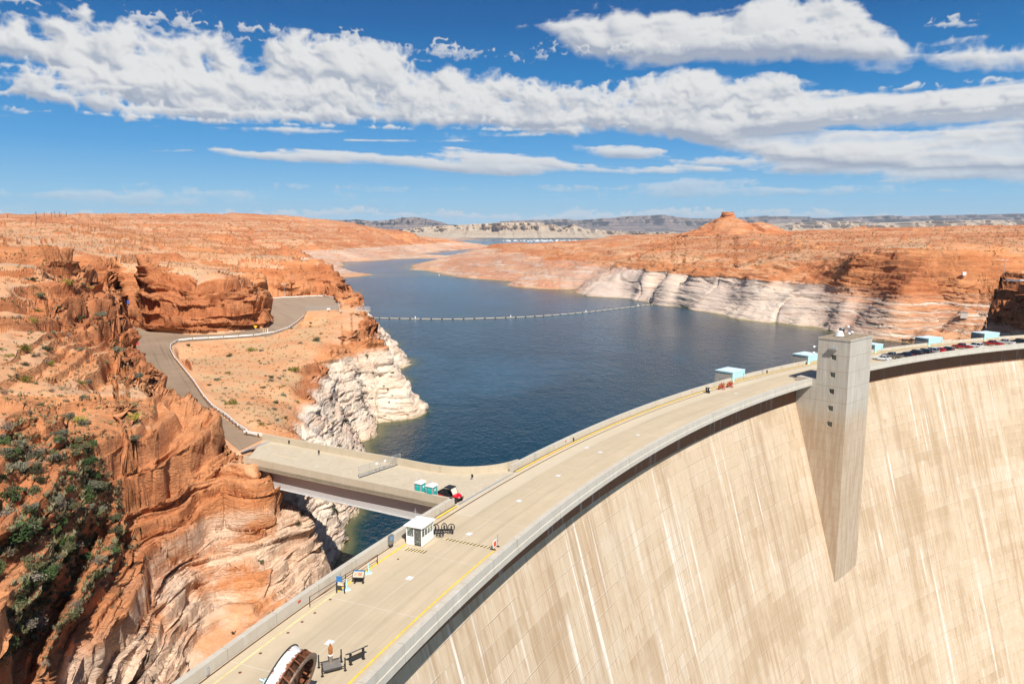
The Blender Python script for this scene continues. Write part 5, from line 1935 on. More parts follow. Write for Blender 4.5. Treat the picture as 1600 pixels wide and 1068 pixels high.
# ------------------------------------------------------------------ panels, rail and stands on the near walk
M_BLUE = simple('panel_blue', (.03, .17, .42), .4)
M_PANEL = simple('panel_picture', (.62, .50, .38), .4, var=.45, scale=6)
ip = thing('interpretive_panel', 'slanted information panel on dark legs between two pale stands', 'sign', (*atz(561, 910, 0)[:2], 0), R_(66) - PI / 2 + .35)
for sx in (-.52, .52):
    MB().box((sx, 0, .5), (.14, .2, 1.0)).box((sx, 0, .03), (.22, .5, .06)).build('leg', M_DARK, ip)
MB().box((0, .05, .45), (.9, .06, .5)).build('crossbar', M_DARK, ip)
ip.scale = (.85, .85, .9)
tm = Matrix.Rotation(R_(35), 3, 'X')
MB().box((0, -.05, 1.1), (1.5, 1.05, .07), m=tm).build('frame', M_DARK, ip)
pn = MB().box((0, -.075, 1.142), (1.34, .9, .012), m=tm).build('panel', simple('panel_cream', (.50, .42, .31), .4), ip)
MB().box((0, .235, 1.365), (1.34, .14, .012), m=tm).build('heading', M_BLUE, pn)
MB().box((.18, -.12, 1.128), (.5, .4, .012), m=tm).build('picture', simple('picture_red', (.50, .20, .12), .4, var=.5, scale=9), pn)
MB().box((-.36, -.15, 1.105), (.3, .3, .012), m=tm).build('picture', simple('picture_tan', (.42, .30, .20), .4, var=.5, scale=9), pn)
sp = thing('sign_stand', 'upright blue sign on two dark legs at the end of the walk rail', 'sign', (*atz(532.5, 926, 0)[:2], 0), R_(66) - PI / 2 + .25)
for sx in (-.42, .42):
    MB().box((sx, 0, .6), (.1, .1, 1.2)).build('leg', M_DARK, sp)
MB().box((0, 0, .75), (.84, .05, .06)).build('crossbar', M_DARK, sp)
MB().box((0, -.06, 1.05), (.5, .04, .36)).build('notice', M_PANEL, sp)
MB().box((-.1, -.03, 1.5), (.62, .05, .62)).build('panel', M_BLUE, sp)
wr = thing('walk_rail', 'rust brown handrail along the near walk behind the information panel', 'railing', (*atz(560, 893, 0)[:2], 0))
wl = Vector(wr.location)
ra_, rb_ = Vector(pol(RU - 1.35, 157.15, 0)) - wl, Vector(pol(RU - 2.0, 155.35, 0)) - wl
rc_ = rb_ + Vector(pol(1, 155.35, 0)) * 0
MB().path([ra_ + Vector((0, 0, 1.05)), rb_ + Vector((0, 0, 1.05))], .035).build('top_rail', M_RUST, wr)
MB().path([ra_ + Vector((0, 0, .5)), rb_ + Vector((0, 0, .5))], .028).build('lower_rail', M_RUST, wr)
for k in (0, .5, 1):
    q_ = ra_ + (rb_ - ra_) * k
    MB().tube(q_, q_ + Vector((0, 0, 1.1)), .045).build('post', M_DARK, wr)
for px, py, lab in ((541.5, 921, 'pale blue stand beside the upright blue sign'), (575.5, 895, 'pale blue stand right of the slanted information panel')):
    q = atz(px, py, 0)
    s_ = thing('post_stand', lab, 'stand', (q[0], q[1], 0), 0, 'pale blue post stands')
    MB().box((0, 0, .05), (.8, .55, .1), .6, taper=.8).build('foot', M_AQUA, s_, bevel=.02)
    MB().tube((0, 0, .1), (0, 0, 1.15), .07, 10).build('post', M_AQUA, s_)

# ------------------------------------------------------------------ turbine runner on show
tr = thing('turbine_runner', 'old white and rust turbine runner leaning on a pale blue stand', 'turbine', (-16.48, 49.34, 0), -.201)
ZC, RR, XL, XR, TILT = 3.19, 3.07, -.91, .757, .334      # local x = axis, dipping to the right
M_TWHITE, tt, tp_, _o = mat_new('flaking_white_paint')
tpos = tt.node('ShaderNodeTexCoord').outputs['Object']
rustn = tt.noise(tpos, 2.2, 8, .78)
edge_ = tt.m('MAXIMUM', tt.rng(tt.sep(tpos)[0], -.40, -.04, 0, .16), tt.rng(tt.sep(tpos)[0], -.6, -.8, 0, .07))
tt.put(tp_.inputs['Base Color'], tt.mix(tt.rng(tt.addm(rustn, edge_), .59, .64, 0, 1), (.76, .73, .70), (.22, .075, .03)))
tp_.inputs['Roughness'].default_value = .6


def wheelpart(mb, name, mat):
    o = mb.build(name, mat, tr)
    o.location = (0, 0, ZC)
    o.rotation_euler = (0, TILT, 0)
    return o


def xl(prof, name, mat, n=72):
    return wheelpart(MB().lathe(prof, (0, 0, 0), n, 'x'), name, mat)


xl([(RR - .35, XL), (RR, XL), (RR + .03, XL + .05), (RR + .03, XL + .10), (RR - .07, XL + .11)], 'rim', M_DARK)
xl([(RR - .07, XL + .11), (RR - .13, XL + .45), (RR - .08, -.04), (RR - .45, -.02), (RR - .45, XL + .11)], 'band', M_TWHITE)
xl([(RR - .08, -.04), (RR, -.03), (RR, .05), (RR - .5, .05), (RR - .5, -.02)], 'ring', M_RUST)
xl([(RR - .42, XR - .09), (RR, XR - .12), (RR + .02, XR), (RR - .16, XR + .03), (RR - .42, XR - .02), (RR - .42, XR - .09)], 'ring', simple('worn_steel', (.26, .17, .12), .5, .4, var=.5))
NB = 26
for k in range(NB):
    a = 2 * PI * k / NB
    b = MB()
    vs = []
    for x, da in ((.05, 0), (XR - .1, .06)):
        for r0, dd in ((RR - .04, 0), (RR - .62, -.12)):
            for th in (-.016, .016):
                an = a + da + dd + th
                vs.append((x, r0 * math.cos(an), r0 * math.sin(an)))
    b.add(vs, [(0, 1, 3, 2), (4, 6, 7, 5), (0, 4, 5, 1), (2, 3, 7, 6), (0, 2, 6, 4), (1, 5, 7, 3)])
    wheelpart(b, 'blade', M_RUST)
xl([(0, -.6), (1.2, -.55), (1.95, -.3), (2.42, -.02), (2.42, .06), (1.7, .12), (.75, .5), (0, .55)], 'crown', M_RUST, 40)
wheelpart(MB().tube((-2.1, 0, 0), (1.55, 0, 0), .13, 12), 'shaft', M_GALV)
for sx, zz in ((-1.55, ZC + .5), (1.42, ZC - .48)):
    st = MB()
    for sy in (-1.15, 1.15):
        st.tube((sx, 0, zz + .1), (sx + (.1 if sx > 0 else -.1), sy, .06), .13, 8)
        st.box((sx + (.1 if sx > 0 else -.1), sy, .03), (.5, .5, .06))
    st.tube((sx + .05, -.62, 1.35), (sx + .05, .62, 1.35), .07, 8).box((sx, 0, zz), (.22, .36, .42))
    st.build('stand', M_AQUA, tr)

# ------------------------------------------------------------------ upright valve stem in its cage, and a long low panel
q = atz(519.5, 1046, 0)
vs_ = thing('valve_exhibit', 'rusty upright valve stem on a grey slab inside four dark posts', 'exhibit', (q[0], q[1], 0), R_(26))
MB().box((0, .25, .28), (1.5, 1.35, .16)).build('slab', simple('slab_grey', (.19, .17, .15), .7), vs_, bevel=.02)
MB().box((0, .25, .1), (1.2, 1.1, .2)).build('plinth', M_DARK, vs_)
MB().lathe([(0, .36), (.2, .36), (.17, .5), (.17, 1.05), (0, 1.05)], (0, .55, 0), 14).build('stem', simple('steel_stem', (.32, .27, .22), .45, .4), vs_)
MB().lathe([(0, 1.05), (.21, 1.05), (.21, 1.16), (0, 1.16)], (0, .55, 0), 14).build('collar', M_WHITE, vs_)
MB().lathe([(0, 1.16), (.18, 1.16), (.19, 1.75), (.1, 1.8), (.07, 2.05), (0, 2.07)], (0, .55, 0), 14).build('sleeve', simple('rust_bright', (.34, .12, .03), .7, var=.3), vs_)
for sx in (-.95, .95):
    for sy in (-.55, .85):
        MB().tube((sx, sy, 0), (sx, sy, 1.15), .06, 8).lathe([(0, 0), (.14, 0), (.12, .06), (0, .06)], (sx, sy, 0), 10).build('post', M_DARK, vs_)
for y in (-.55, .85):
    MB().path([(-.95, y, .42), (.95, y, .42)], .05).build('rail', M_DARK, vs_)
q = atz(558, 1033, 0)
lpn = thing('interpretive_panel', 'long low slanted panel on dark legs by the yellow line', 'sign', (q[0], q[1], 0), R_(58) - .25)
for sx in (-.62, .62):
    MB().box((sx, 0, .5), (.16, .16, 1.0)).box((sx, 0, .03), (.24, .3, .06)).build('leg', M_DARK, lpn)
MB().box((0, 0, .55), (1.5, .06, .34)).build('crossbar', M_DARK, lpn)
tm2 = Matrix.Rotation(R_(-28), 3, 'X')
MB().box((0, .0, 1.06), (1.9, .62, .07), m=tm2).build('frame', M_DARK, lpn)
MB().box((0, .01, 1.105), (1.5, .42, .012), m=tm2).build('panel', M_PANEL, lpn)

# ------------------------------------------------------------------ mesh gate across the bridge
ga, gb = Vector(atz(561, 746.5, 0)), Vector(atz(625.5, 724.5, 0))
gt_ = thing('bridge_fence', 'low grey mesh fence standing across the bridge deck', 'fence', tuple((ga + gb) / 2))
gl = Vector(gt_.location)
ga, gb = ga - gl, gb - gl
for k in range(5):
    q = ga + (gb - ga) * k / 4
    MB().tube((q.x, q.y, 0), (q.x, q.y, 1.75), .045).build('post', M_GALV, gt_)
nm = MB()
for k in range(9):
    z = .12 + 1.6 * k / 8
    nm.tube((ga.x, ga.y, z), (gb.x, gb.y, z), .03 if k in (0, 8) else .010, 4)
for k in range(70):
    q = ga + (gb - ga) * k / 69
    nm.tube((q.x, q.y, .12), (q.x, q.y, 1.72), .008, 4)
nm.build('mesh', M_GALV, gt_)
for f in (.42, .62):
    q = ga + (gb - ga) * f
    MB().box((q.x, q.y - .04, 1.35), (.45, .03, .3), math.atan2((gb - ga).y, (gb - ga).x)).build('notice', M_WHITE, gt_)
q = (ga + gb) * .5
MB().box((q.x, q.y + .0, .06), ((gb - ga).length, .2, .12), math.atan2((gb - ga).y, (gb - ga).x)).build('sill', M_DARK, gt_)

# ------------------------------------------------------------------ gate houses on the upstream wall
def gate_house(label, pxl, pyl, wid, group='gate houses along the upstream wall'):
    q = atz(pxl, pyl, 0)
    ph, _ = phir(q)
    R0 = RU - .75
    base = pol(R0, ph, 0)
    a = R_(ph)
    ax_t = Vector((math.sin(a), -math.cos(a), 0))       # along the wall, away from the viewer
    ax_r = Vector((math.cos(a), math.sin(a), 0))        # upstream
    r = thing('gate_house', label, 'gate house', base, a - PI / 2, group)
    # local x: along the wall (away), local y: upstream
    W, D_, Hh = wid, 4.6, 2.75
    MB().box((-W / 2 * 0 + W / 2, 0, 0), (0.01, .01, .01)) 
    side = [(0.05, -9), (D_ + 1.0, -9), (D_ + .1, Hh - .35), (.05, Hh - .35)]
    for x in (.06, W - .36):
        m_ = MB()
        vs = [(x, y, z) for y, z in side] + [(x + .3, y, z) for y, z in side]
        m_.add(vs, [(0, 1, 2, 3), (7, 6, 5, 4), (0, 4, 5, 1), (1, 5, 6, 2), (2, 6, 7, 3), (3, 7, 4, 0)])
        m_.build('side_wall', simple('gate_house_concrete', (.34, .32, .29), .85, var=.2, scale=1.2), r)
    MB().box((W / 2, .12, .42), (W - .9, .2, .84)).build('front_wall', M_CONC, r)
    MB().box((W / 2 + .45, -.02, 1.62), (W - .98, .10, 1.5)).box((W / 2 + .45, -.085, 2.05), (W - 1.1, .03, .05)).box((W / 2 + .45, -.085, 1.25), (W - 1.1, .03, .05)).build('shutter', M_AQUA, r)
    MB().box((.45, -.03, 1.18), (.88, .18, 2.36)).build('pilaster', M_AQUA, r, bevel=.02)
    MB().box((W - .06, -.03, 1.6), (.12, .18, 1.5)).build('pilaster', M_AQUA, r)
    MB().box((W / 2, -.02, Hh - .36), (W + .06, .22, .30)).build('fascia', M_AQUA, r)
    for x in (-.03, W + .03):
        MB().box((x, D_ / 2 + .05, Hh - .36), (.08, D_ - .1, .30)).build('fascia', simple('aqua_dark', (.22, .46, .50), .5), r)
    MB().box((W / 2, D_ / 2, Hh - .16), (W + .22, D_ + .35, .10)).box((W / 2, D_ / 2 + .9, Hh - .06), (W * .55, .8, .10)).build('roof', simple('roof_sheet', (.58, .72, .78), .4, var=.06), r)
    MB().box((W - .55, -.10, 1.45), (.28, .06, .36)).build('lamp_box', M_DARK, r)
    return r


for px, py, wd_, lab in ((1145.4, 598, 6.0, 'nearest pale blue gate house, left of the tower on the upstream wall'),
                        (1263.2, 570, 6.0, 'pale blue gate house partly hidden behind the left side of the tower'),
                        (1353, 550, 4.2, 'pale blue gate house just showing at the right of the tower'),
                        (1448.8, 541, 7.2, 'pale blue gate house right of the tower beyond the dark parked cars'),
                        (1535, 532.5, 7.6, 'farthest pale blue gate house, before the shadowed rock on the right')):
    gate_house(lab, px, py, wd_)

# ------------------------------------------------------------------ east shore
q = hit(1505, 496, GB) or atz(1505, 496, -14)
hb_ = thing('pump_house', 'small pale hut on the bench below the streaked red cliff', 'hut', (q[0], q[1] - 1, q[2]), -.5)
MB().box((0, 0, 1.5), (3.4, 3, 3.6)).build('wall', simple('hut_wall', (.55, .50, .44), .7), hb_)
MB().box((0, 0, 3.42), (3.9, 3.5, .25)).build('roof', M_GALV, hb_)
MB().box((-1.72, 0, 1.2), (.05, 1.0, 2.0)).build('door', M_DARK, hb_)
q = hit(1503, 435, GB)
if q:
    cb = thing('camera_pole', 'white camera box on the red cliff face across the lake', 'camera', (q[0], q[1] - 1.5, q[2]))
    MB().tube((0, 1.5, -1), (0, 0, 1.5), .15).build('pole', M_GALV, cb)
    MB().box((0, -.2, 2.2), (2.2, 1.4, 2.0)).build('box', M_WHITE, cb, bevel=.1)
grl = [hit(px, py, GB) for px, py in ((1562, 441), (1578, 441), (1594, 441), (1606, 441.5))]
for k, (a, b) in enumerate(zip(grl, grl[1:])):
    if a and b:
        a, b = Vector(a), Vector(b)
        gr_ = thing('road_barrier', 'white road barrier on the east rock shelf, one of a row', 'guard rail', tuple((a + b) / 2), math.atan2((b - a).y, (b - a).x), 'barriers on the east shelf')
        MB().box((0, 0, .6), (min(30, (b - a).length * .97), .3, .9)).build('beam', M_GR, gr_)
# marina far up the lake
hullm = MB().box((0, 0, .8), (22, 6, 1.8), taper=1.05).box((-1, 0, 3.2), (17, 5, 3.0)).box((-2, 0, 5.0), (14, 5.2, .4)).box((-4, 0, 6.2), (6, 4, 2.2))
bt0 = hullm.build('houseboat', M_WHITE)
rng_ = random.Random(4)
nb_ = 0
for row, (py, x0, x1, n) in enumerate(((376.3, 786, 905, 19), (377.2, 790, 880, 16), (375.7, 830, 900, 10))):
    for k in range(n):
        px = x0 + (x1 - x0) * (k + rng_.random() * .7) / n
        q = atz(px, py, LAKE)
        o = bt0 if nb_ == 0 else bt0.copy()
        if nb_:
            COL.objects.link(o)
        nb_ += 1
        o.location = (q[0], q[1] + rng_.uniform(-100, 100), LAKE)
        o.rotation_euler = (0, 0, rng_.uniform(0, 3.1))
        s_ = rng_.uniform(.9, 1.8)
        o.scale = (s_, s_, s_)
        tag(o, 'white houseboat moored in the far marina, one of a crowd', 'houseboat', 'houseboats in the far marina')
# poles and masts on the western skyline
for px, py, hgt, lab in ((56, 341.5, 34, 'tallest pole on the far left skyline'), (69, 342, 18, 'short pole right of the tallest on the left skyline'), (81, 342.5, 24, 'left pole of three close together on the left skyline'), (86, 342.5, 28, 'middle pole of three close together on the left skyline'), (94, 342.5, 28, 'right pole of three close together on the left skyline'), (104, 342.5, 24, 'rightmost pole on the far left skyline'), (12, 339.5, 16, 'leftmost short pole on the far left skyline')):
    q = hit(px, py + 1.2)
    if not q:
        continue
    hh = hgt * q[1] / 3600
    pp = thing('utility_pole', lab, 'pole', q, 0, 'poles on the left skyline')
    MB().tube((0, 0, -2), (0, 0, hh), .55, 6, .35).build('pole', M_DARK, pp)
    MB().box((0, 0, hh * .9), (5, .5, .5)).build('crossarm', M_DARK, pp)
# ------------------------------------------------------------------ vehicles
M_TYRE = simple('tyre', (.02, .02, .02), .8)
M_RIM = simple('wheel_rim', (.45, .45, .46), .35, .7)
M_CGLASS = simple('car_glass', (.012, .014, .016), .06, var=.1, spec=.8)
M_TAIL = simple('tail_lamp', (.55, .02, .02), .3)
M_HEAD = simple('head_lamp', (.75, .75, .72), .2)
M_BLK = simple('black_trim', (.02, .02, .022), .5)


def paint(name, c):
    return simple('paint_' + name, c, .28, .15, var=.03, spec=.5, coat=.6)


def loft(secs):
    """body from cross sections: (x, half width, z low, z high, inset of the upper edge)"""
    mb = MB()
    vs, fs = [], []
    for x, hw, z0, z1, ins in secs:
        zm = z0 + (z1 - z0) * .55
        ring = [(-hw + .06, z0), (-hw, z0 + .12), (-hw, zm), (-hw + ins, z1 - .04), (-hw + ins + .08, z1), (hw - ins - .08, z1), (hw - ins, z1 - .04), (hw, zm), (hw, z0 + .12), (hw - .06, z0)]
        vs += [(x, y, z) for y, z in ring]
    n = 10
    for i in range(len(secs) - 1):
        for j in range(n):
            fs.append((i * n + j, i * n + (j + 1) % n, (i + 1) * n + (j + 1) % n, (i + 1) * n + j))
    fs += [tuple(range(n)), tuple((len(secs) - 1) * n + j for j in range(n - 1, -1, -1))]
    return mb.add(vs, fs)


def make_vehicle(kind, mat, label, q, rz, group):
    """nose along +x"""
    r = thing({'sedan': 'parked_car', 'suv': 'parked_car', 'pickup': 'pickup_truck', 'hatch': 'parked_car'}[kind], label, {'pickup': 'pickup truck'}.get(kind, 'car'), q, rz, group)
    if kind == 'sedan':
        L, W, wb, wr_ = 4.7, .92, 1.38, .33
        loft([(-2.35, .74, .42, .92, .06), (-2.2, .86, .28, 1.02, .07), (-1.5, .9, .24, 1.03, .08), (-.6, W, .22, .98, .09), (.8, W, .22, .97, .09), (1.6, .9, .24, .90, .09), (2.2, .84, .28, .78, .08), (2.36, .70, .40, .68, .05)]).build('body', mat, r, bevel=.02)
        cab = [(-1.75, 1.0), (-1.05, 1.44), (.15, 1.47), (.95, .95)]
        zt = 1.45
    elif kind == 'hatch':
        L, W, wb, wr_ = 4.2, .88, 1.28, .32
        loft([(-2.1, .76, .40, 1.0, .06), (-1.95, .86, .28, 1.08, .07), (-.6, W, .22, 1.02, .09), (.8, W, .22, 1.0, .09), (1.5, .86, .24, .94, .09), (2.0, .80, .28, .80, .08), (2.12, .68, .40, .68, .05)]).build('body', mat, r, bevel=.02)
        cab = [(-2.0, 1.05), (-1.6, 1.5), (.1, 1.54), (.95, 1.0)]
    elif kind == 'suv':
        L, W, wb, wr_ = 4.9, .97, 1.45, .38
        loft([(-2.45, .84, .5, 1.1, .05), (-2.35, .92, .36, 1.16, .06), (-.6, W, .32, 1.14, .08), (.9, W, .32, 1.12, .08), (1.7, .93, .34, 1.06, .08), (2.3, .88, .38, .94, .07), (2.46, .78, .5, .8, .05)]).build('body', mat, r, bevel=.02)
        cab = [(-2.38, 1.14), (-2.12, 1.76), (.2, 1.8), (1.0, 1.1)]
    else:
        L, W, wb, wr_ = 5.8, 1.0, 1.8, .42
        loft([(-.75, W, .42, 1.2, .06), (.9, W, .40, 1.18, .08), (1.8, .97, .42, 1.16, .08), (2.6, .93, .45, 1.05, .07), (2.86, .84, .55, .92, .05)]).build('body', mat, r, bevel=.02)
        bed = MB()
        bed.box((-1.83, 0, .62), (2.1, 1.7, .1))
        for s_ in (-1, 1):
            bed.box((-1.83, s_ * .93, .86), (2.14, .12, .62))
        bed.box((-2.86, 0, .86), (.1, 1.86, .62))
        bed.build('bed', mat, r, bevel=.03)
        cab = [(-.85, 1.18), (-.62, 1.84), (.55, 1.86), (1.3, 1.16)]
    hw0, hw1 = W - .10, W - .24
    g_ = MB()
    pts = cab
    vs = []
    for x, z in pts:
        top = z > (min(p[1] for p in pts) + .25)
        hw = hw1 if top else hw0
        vs += [(x, -hw, z), (x, hw, z)]
    # glasshouse
    g_.add(vs, [(0, 2, 4, 6), (7, 5, 3, 1), (0, 1, 3, 2), (4, 5, 7, 6), (2, 3, 5, 4), (0, 6, 7, 1)])
    g_.build('windows', M_CGLASS, r)
    (x1, z1), (x2, z2) = pts[1], pts[2]
    MB().box(((x1 + x2) / 2, 0, (z1 + z2) / 2 + .015), (x2 - x1 + .1, hw1 * 2 + .03, .05)).build('roof', mat, r, bevel=.02)
    xm = (x1 + x2) / 2 - .05
    for s_ in (-1, 1):
        for a, b in ((pts[0], pts[1]), (pts[3], pts[2]), ((xm, pts[0][1]), (xm, z1))):
            MB().tube((a[0], s_ * hw0, a[1]), (b[0], s_ * (hw1 + .005), b[1]), .045, 5).build('pillar', mat, r)
    for sx in (-wb, wb):
        for sy in (-1, 1):
            wv_ = MB().lathe([(wr_ * .6, -.11), (wr_ * .93, -.11), (wr_, -.06), (wr_, .06), (wr_ * .93, .11), (wr_ * .6, .11)], (0, 0, 0), 18, 'y').build('wheel', M_TYRE, r)
            wv_.location = (sx, sy * (W - .10), wr_)
            MB().lathe([(0, -.08), (wr_ * .62, -.08), (wr_ * .62, .08), (0, .08)], (0, 0, 0), 14, 'y').build('rim', M_RIM, wv_)
    zf = {'sedan': .72, 'hatch': .78, 'suv': .9, 'pickup': .95}[kind]
    zb = {'sedan': .88, 'hatch': .95, 'suv': 1.05, 'pickup': .95}[kind]
    for s_ in (-1, 1):
        MB().box((L / 2 - .10, s_ * W * .68, zf), (.2, .36, .14)).build('headlight', M_HEAD, r, bevel=.02)
        MB().box((-L / 2 + .06, s_ * W * .76, zb), (.16, .24, .2)).build('tail_light', M_TAIL, r, bevel=.02)
        MB().box((cab[3][0] - .25, s_ * (W + .08), cab[3][1] + .06), (.12, .2, .14)).build('mirror', mat, r, bevel=.02)
    MB().box((L / 2 - .04, 0, zf - .18), (.1, W * 1.1, .16)).build('grille', M_BLK, r)
    MB().box((L / 2 - .02, 0, .42), (.16, W * 1.7, .18)).box((-L / 2 + .02, 0, .46), (.16, W * 1.7, .18)).build('bumper', M_BLK if kind != 'pickup' else M_GALV, r, bevel=.03)
    return r


G_CARS = 'vehicles parked along the downstream wall'
CARS = [('sedan', (.80, .80, .80), 1389, 561, 'white saloon car at the near end of the parked row by the tower'),
        ('pickup', (.16, .14, .12), 1398.5, 557, 'dark bronze pickup truck next to the white saloon'),
        ('sedan', (.012, .016, .05), 1419, 554.5, 'dark navy saloon car between the bronze pickup and a black wagon'),
        ('suv', (.012, .012, .016), 1433.5, 552.5, 'black high wagon to the right of the navy saloon'),
        ('suv', (.018, .018, .026), 1445.5, 550.5, 'black wagon left of the silver one in the parked row'),
        ('suv', (.34, .36, .38), 1458, 549, 'silver wagon between a black wagon and the bright red car'),
        ('hatch', (.60, .015, .018), 1471, 547.5, 'bright red small car in the parked row'),
        ('sedan', (.012, .026, .026), 1483, 546, 'dark green saloon car right of the bright red car'),
        ('pickup', (.36, .014, .018), 1508, 542.5, 'dark red pickup truck in the middle of the row, left of the white wagon'),
        ('suv', (.78, .78, .78), 1523, 540.5, 'white wagon between the two red pickup trucks'),
        ('pickup', (.42, .012, .018), 1554, 537.5, 'dark red crew pickup truck right of the white wagon'),
        ('pickup', (.62, .62, .63), 1574, 535.8, 'silver pickup truck right of the red crew pickup'),
        ('suv', (.014, .018, .024), 1590, 534, 'black wagon at the right edge of the photograph'),
        ('sedan', (.75, .75, .75), 1606, 533, 'white saloon car cut by the right edge of the photograph')]
for k, (kind, colr, px, py, lab) in enumerate(CARS):
    q = atz(px, py, .6)
    ph, r_ = phir(q)
    L2 = 2.9 if kind == 'pickup' else 2.45
    c = pol(RD + 2.6 + L2, ph, .01)
    make_vehicle(kind, paint(f'car{k}', colr), lab, c, R_(ph) + .10, G_CARS)

# ------------------------------------------------------------------ utility vehicle at the end of the bridge
M_RED = paint('utility_red', (.62, .012, .02))
q = atz(704, 782, 0)
uv_ = thing('utility_vehicle', 'red and black off-road utility vehicle with a roof parked where the bridge meets the crest', 'vehicle', (q[0] + .1, q[1] + .1, .01), ra - .05)
loft([(-1.55, .62, .5, .78, .05), (-.6, .66, .42, .82, .05), (.5, .66, .42, .78, .05), (.75, .64, .46, 1.02, .06), (1.1, .62, .5, 1.05, .1), (1.55, .52, .55, .86, .1)]).build('body', M_BLK, uv_)
loft([(.62, .66, .78, 1.10, .06), (1.0, .66, .74, 1.12, .12), (1.4, .6, .72, .98, .12), (1.66, .48, .7, .84, .1)]).build('hood', M_RED, uv_, bevel=.03)
bd_ = MB().box((-1.25, 0, .86), (1.15, 1.34, .08))
for s_ in (-1, 1):
    bd_.box((-1.25, s_ * .65, 1.05), (1.15, .06, .36))
bd_.box((-1.8, 0, 1.05), (.06, 1.34, .36)).box((-.70, 0, 1.05), (.06, 1.34, .36))
bd_.build('cargo_bed', M_BLK, uv_)
MB().box((-1.3, -.69, .74), (.9, .05, .18)).box((-1.3, .69, .74), (.9, .05, .18)).build('side_trim', M_RED, uv_)
cg = MB()
for s_ in (-1, 1):
    cg.path([(.72, s_ * .62, 1.05), (.28, s_ * .58, 1.86), (-.62, s_ * .58, 1.88), (-.66, s_ * .62, .9)], .035, 6)
    cg.path([(-.1, s_ * .6, .8), (-.14, s_ * .58, 1.86)], .03, 6)
cg.path([(.28, -.58, 1.86), (.28, .58, 1.86)], .03).path([(-.62, -.58, 1.88), (-.62, .58, 1.88)], .03)
cg.build('roll_cage', M_BLK, uv_)
MB().box((-.18, 0, 1.92), (1.2, 1.32, .07)).box((-.18, 0, 1.96), (.95, 1.05, .05)).build('roof', M_BLK, uv_, bevel=.03)
sm_ = Matrix.Rotation(R_(-28), 3, 'Y')
MB().box((.50, 0, 1.46), (.02, 1.12, .82), m=sm_).build('windscreen', simple('screen_plastic', (.60, .56, .46), .15, var=.1), uv_)
for s_ in (-.33, .33):
    MB().box((-.3, s_, .92), (.5, .5, .14)).box((-.52, s_, 1.2), (.12, .5, .55)).build('seat', M_BLK, uv_, bevel=.04)
MB().ring((.38, .33, 1.2), (-.8, 0, .6), .17, .02).build('steering_wheel', M_DARK, uv_)
for sx in (-1.05, 1.1):
    for s_ in (-1, 1):
        w_ = MB().lathe([(.17, -.14), (.30, -.14), (.34, -.08), (.34, .08), (.30, .14), (.17, .14)], (0, 0, 0), 18, 'y').build('wheel', M_TYRE, uv_)
        w_.location = (sx, s_ * .66, .34)
        MB().lathe([(0, -.1), (.19, -.1), (.19, .1), (0, .1)], (0, 0, 0), 12, 'y').build('rim', M_RIM, w_)
for s_ in (-.38, .38):
    MB().box((1.60, s_, .86), (.08, .2, .12)).build('headlight', M_HEAD, uv_)
MB().path([(1.72, -.4, .5), (1.76, -.4, .85), (1.76, .4, .85), (1.72, .4, .5)], .03).build('bumper', M_BLK, uv_)
# ------------------------------------------------------------------ desert plants
def leaf_mat(name, a, b):
    m, t, p, o = mat_new(name)
    oi = t.node('ShaderNodeObjectInfo').outputs['Random']
    pos = t.node('ShaderNodeNewGeometry').outputs['Position']
    n = t.noise(pos, 3.5, 3, .6)
    c = t.mix(t.rng(t.addm(t.mul(n, .7), t.mul(oi, .3)), .3, .7, 0, 1), a, b)
    t.put(p.inputs['Base Color'], c)
    p.inputs['Roughness'].default_value = .75
    p.inputs['Specular IOR Level'].default_value = .2
    return m


def leaf_mat_set():
    return {'green': leaf_mat('shrub_green', (.030, .055, .016), (.085, .125, .038)), 'sage': leaf_mat('shrub_sage', (.10, .10, .065), (.20, .19, .125)),
            'yellow': leaf_mat('shrub_yellow', (.13, .12, .02), (.30, .25, .04)), 'dry': leaf_mat('shrub_dry', (.15, .12, .09), (.28, .235, .18)), 'olive': leaf_mat('shrub_olive', (.050, .055, .024), (.14, .13, .06))}


LM = leaf_mat_set()
M_TWIG = simple('twig', (.17, .13, .10), .9)


def shrub(kind, seed, n, wide=1.0, tall=.75, leaf=.09, lobes=6):
    rg = random.Random(seed)
    r = thing('shrub', '', 'shrub')
    lob = [(Vector((rg.uniform(-.6, .6) * wide, rg.uniform(-.6, .6) * wide, rg.uniform(.25, .75) * tall)), rg.uniform(.28, .55) * wide) for _ in range(lobes)]
    mb = MB()
    for i in range(n):
        c, rad = rg.choice(lob)
        d = Vector((rg.gauss(0, 1), rg.gauss(0, 1), rg.gauss(0, 1) * .8)).normalized() * rad * (rg.random() ** .35)
        q = c + d
        if q.z < .02:
            q.z = rg.uniform(.02, .15)
        s_ = leaf * rg.uniform(.6, 1.5)
        e = Vector((rg.gauss(0, 1), rg.gauss(0, 1), rg.gauss(0, 1))).normalized()
        f = e.orthogonal().normalized() * s_ * rg.uniform(.35, .6)
        e = e * s_
        mb.add([q - e, q + f, q + e, q - f], [(0, 1, 2, 3)])
    mb.build('foliage', LM[kind], r)
    st = MB()
    for c, rad in lob:
        st.path([(c.x * .12, c.y * .12, -.25), (c.x * .5, c.y * .5, c.z * .4), tuple(c), tuple(c + Vector((rg.uniform(-.3, .3), rg.uniform(-.3, .3), rad * .8)))], .014, 4)
    st.build('stem', M_TWIG, r)
    return r


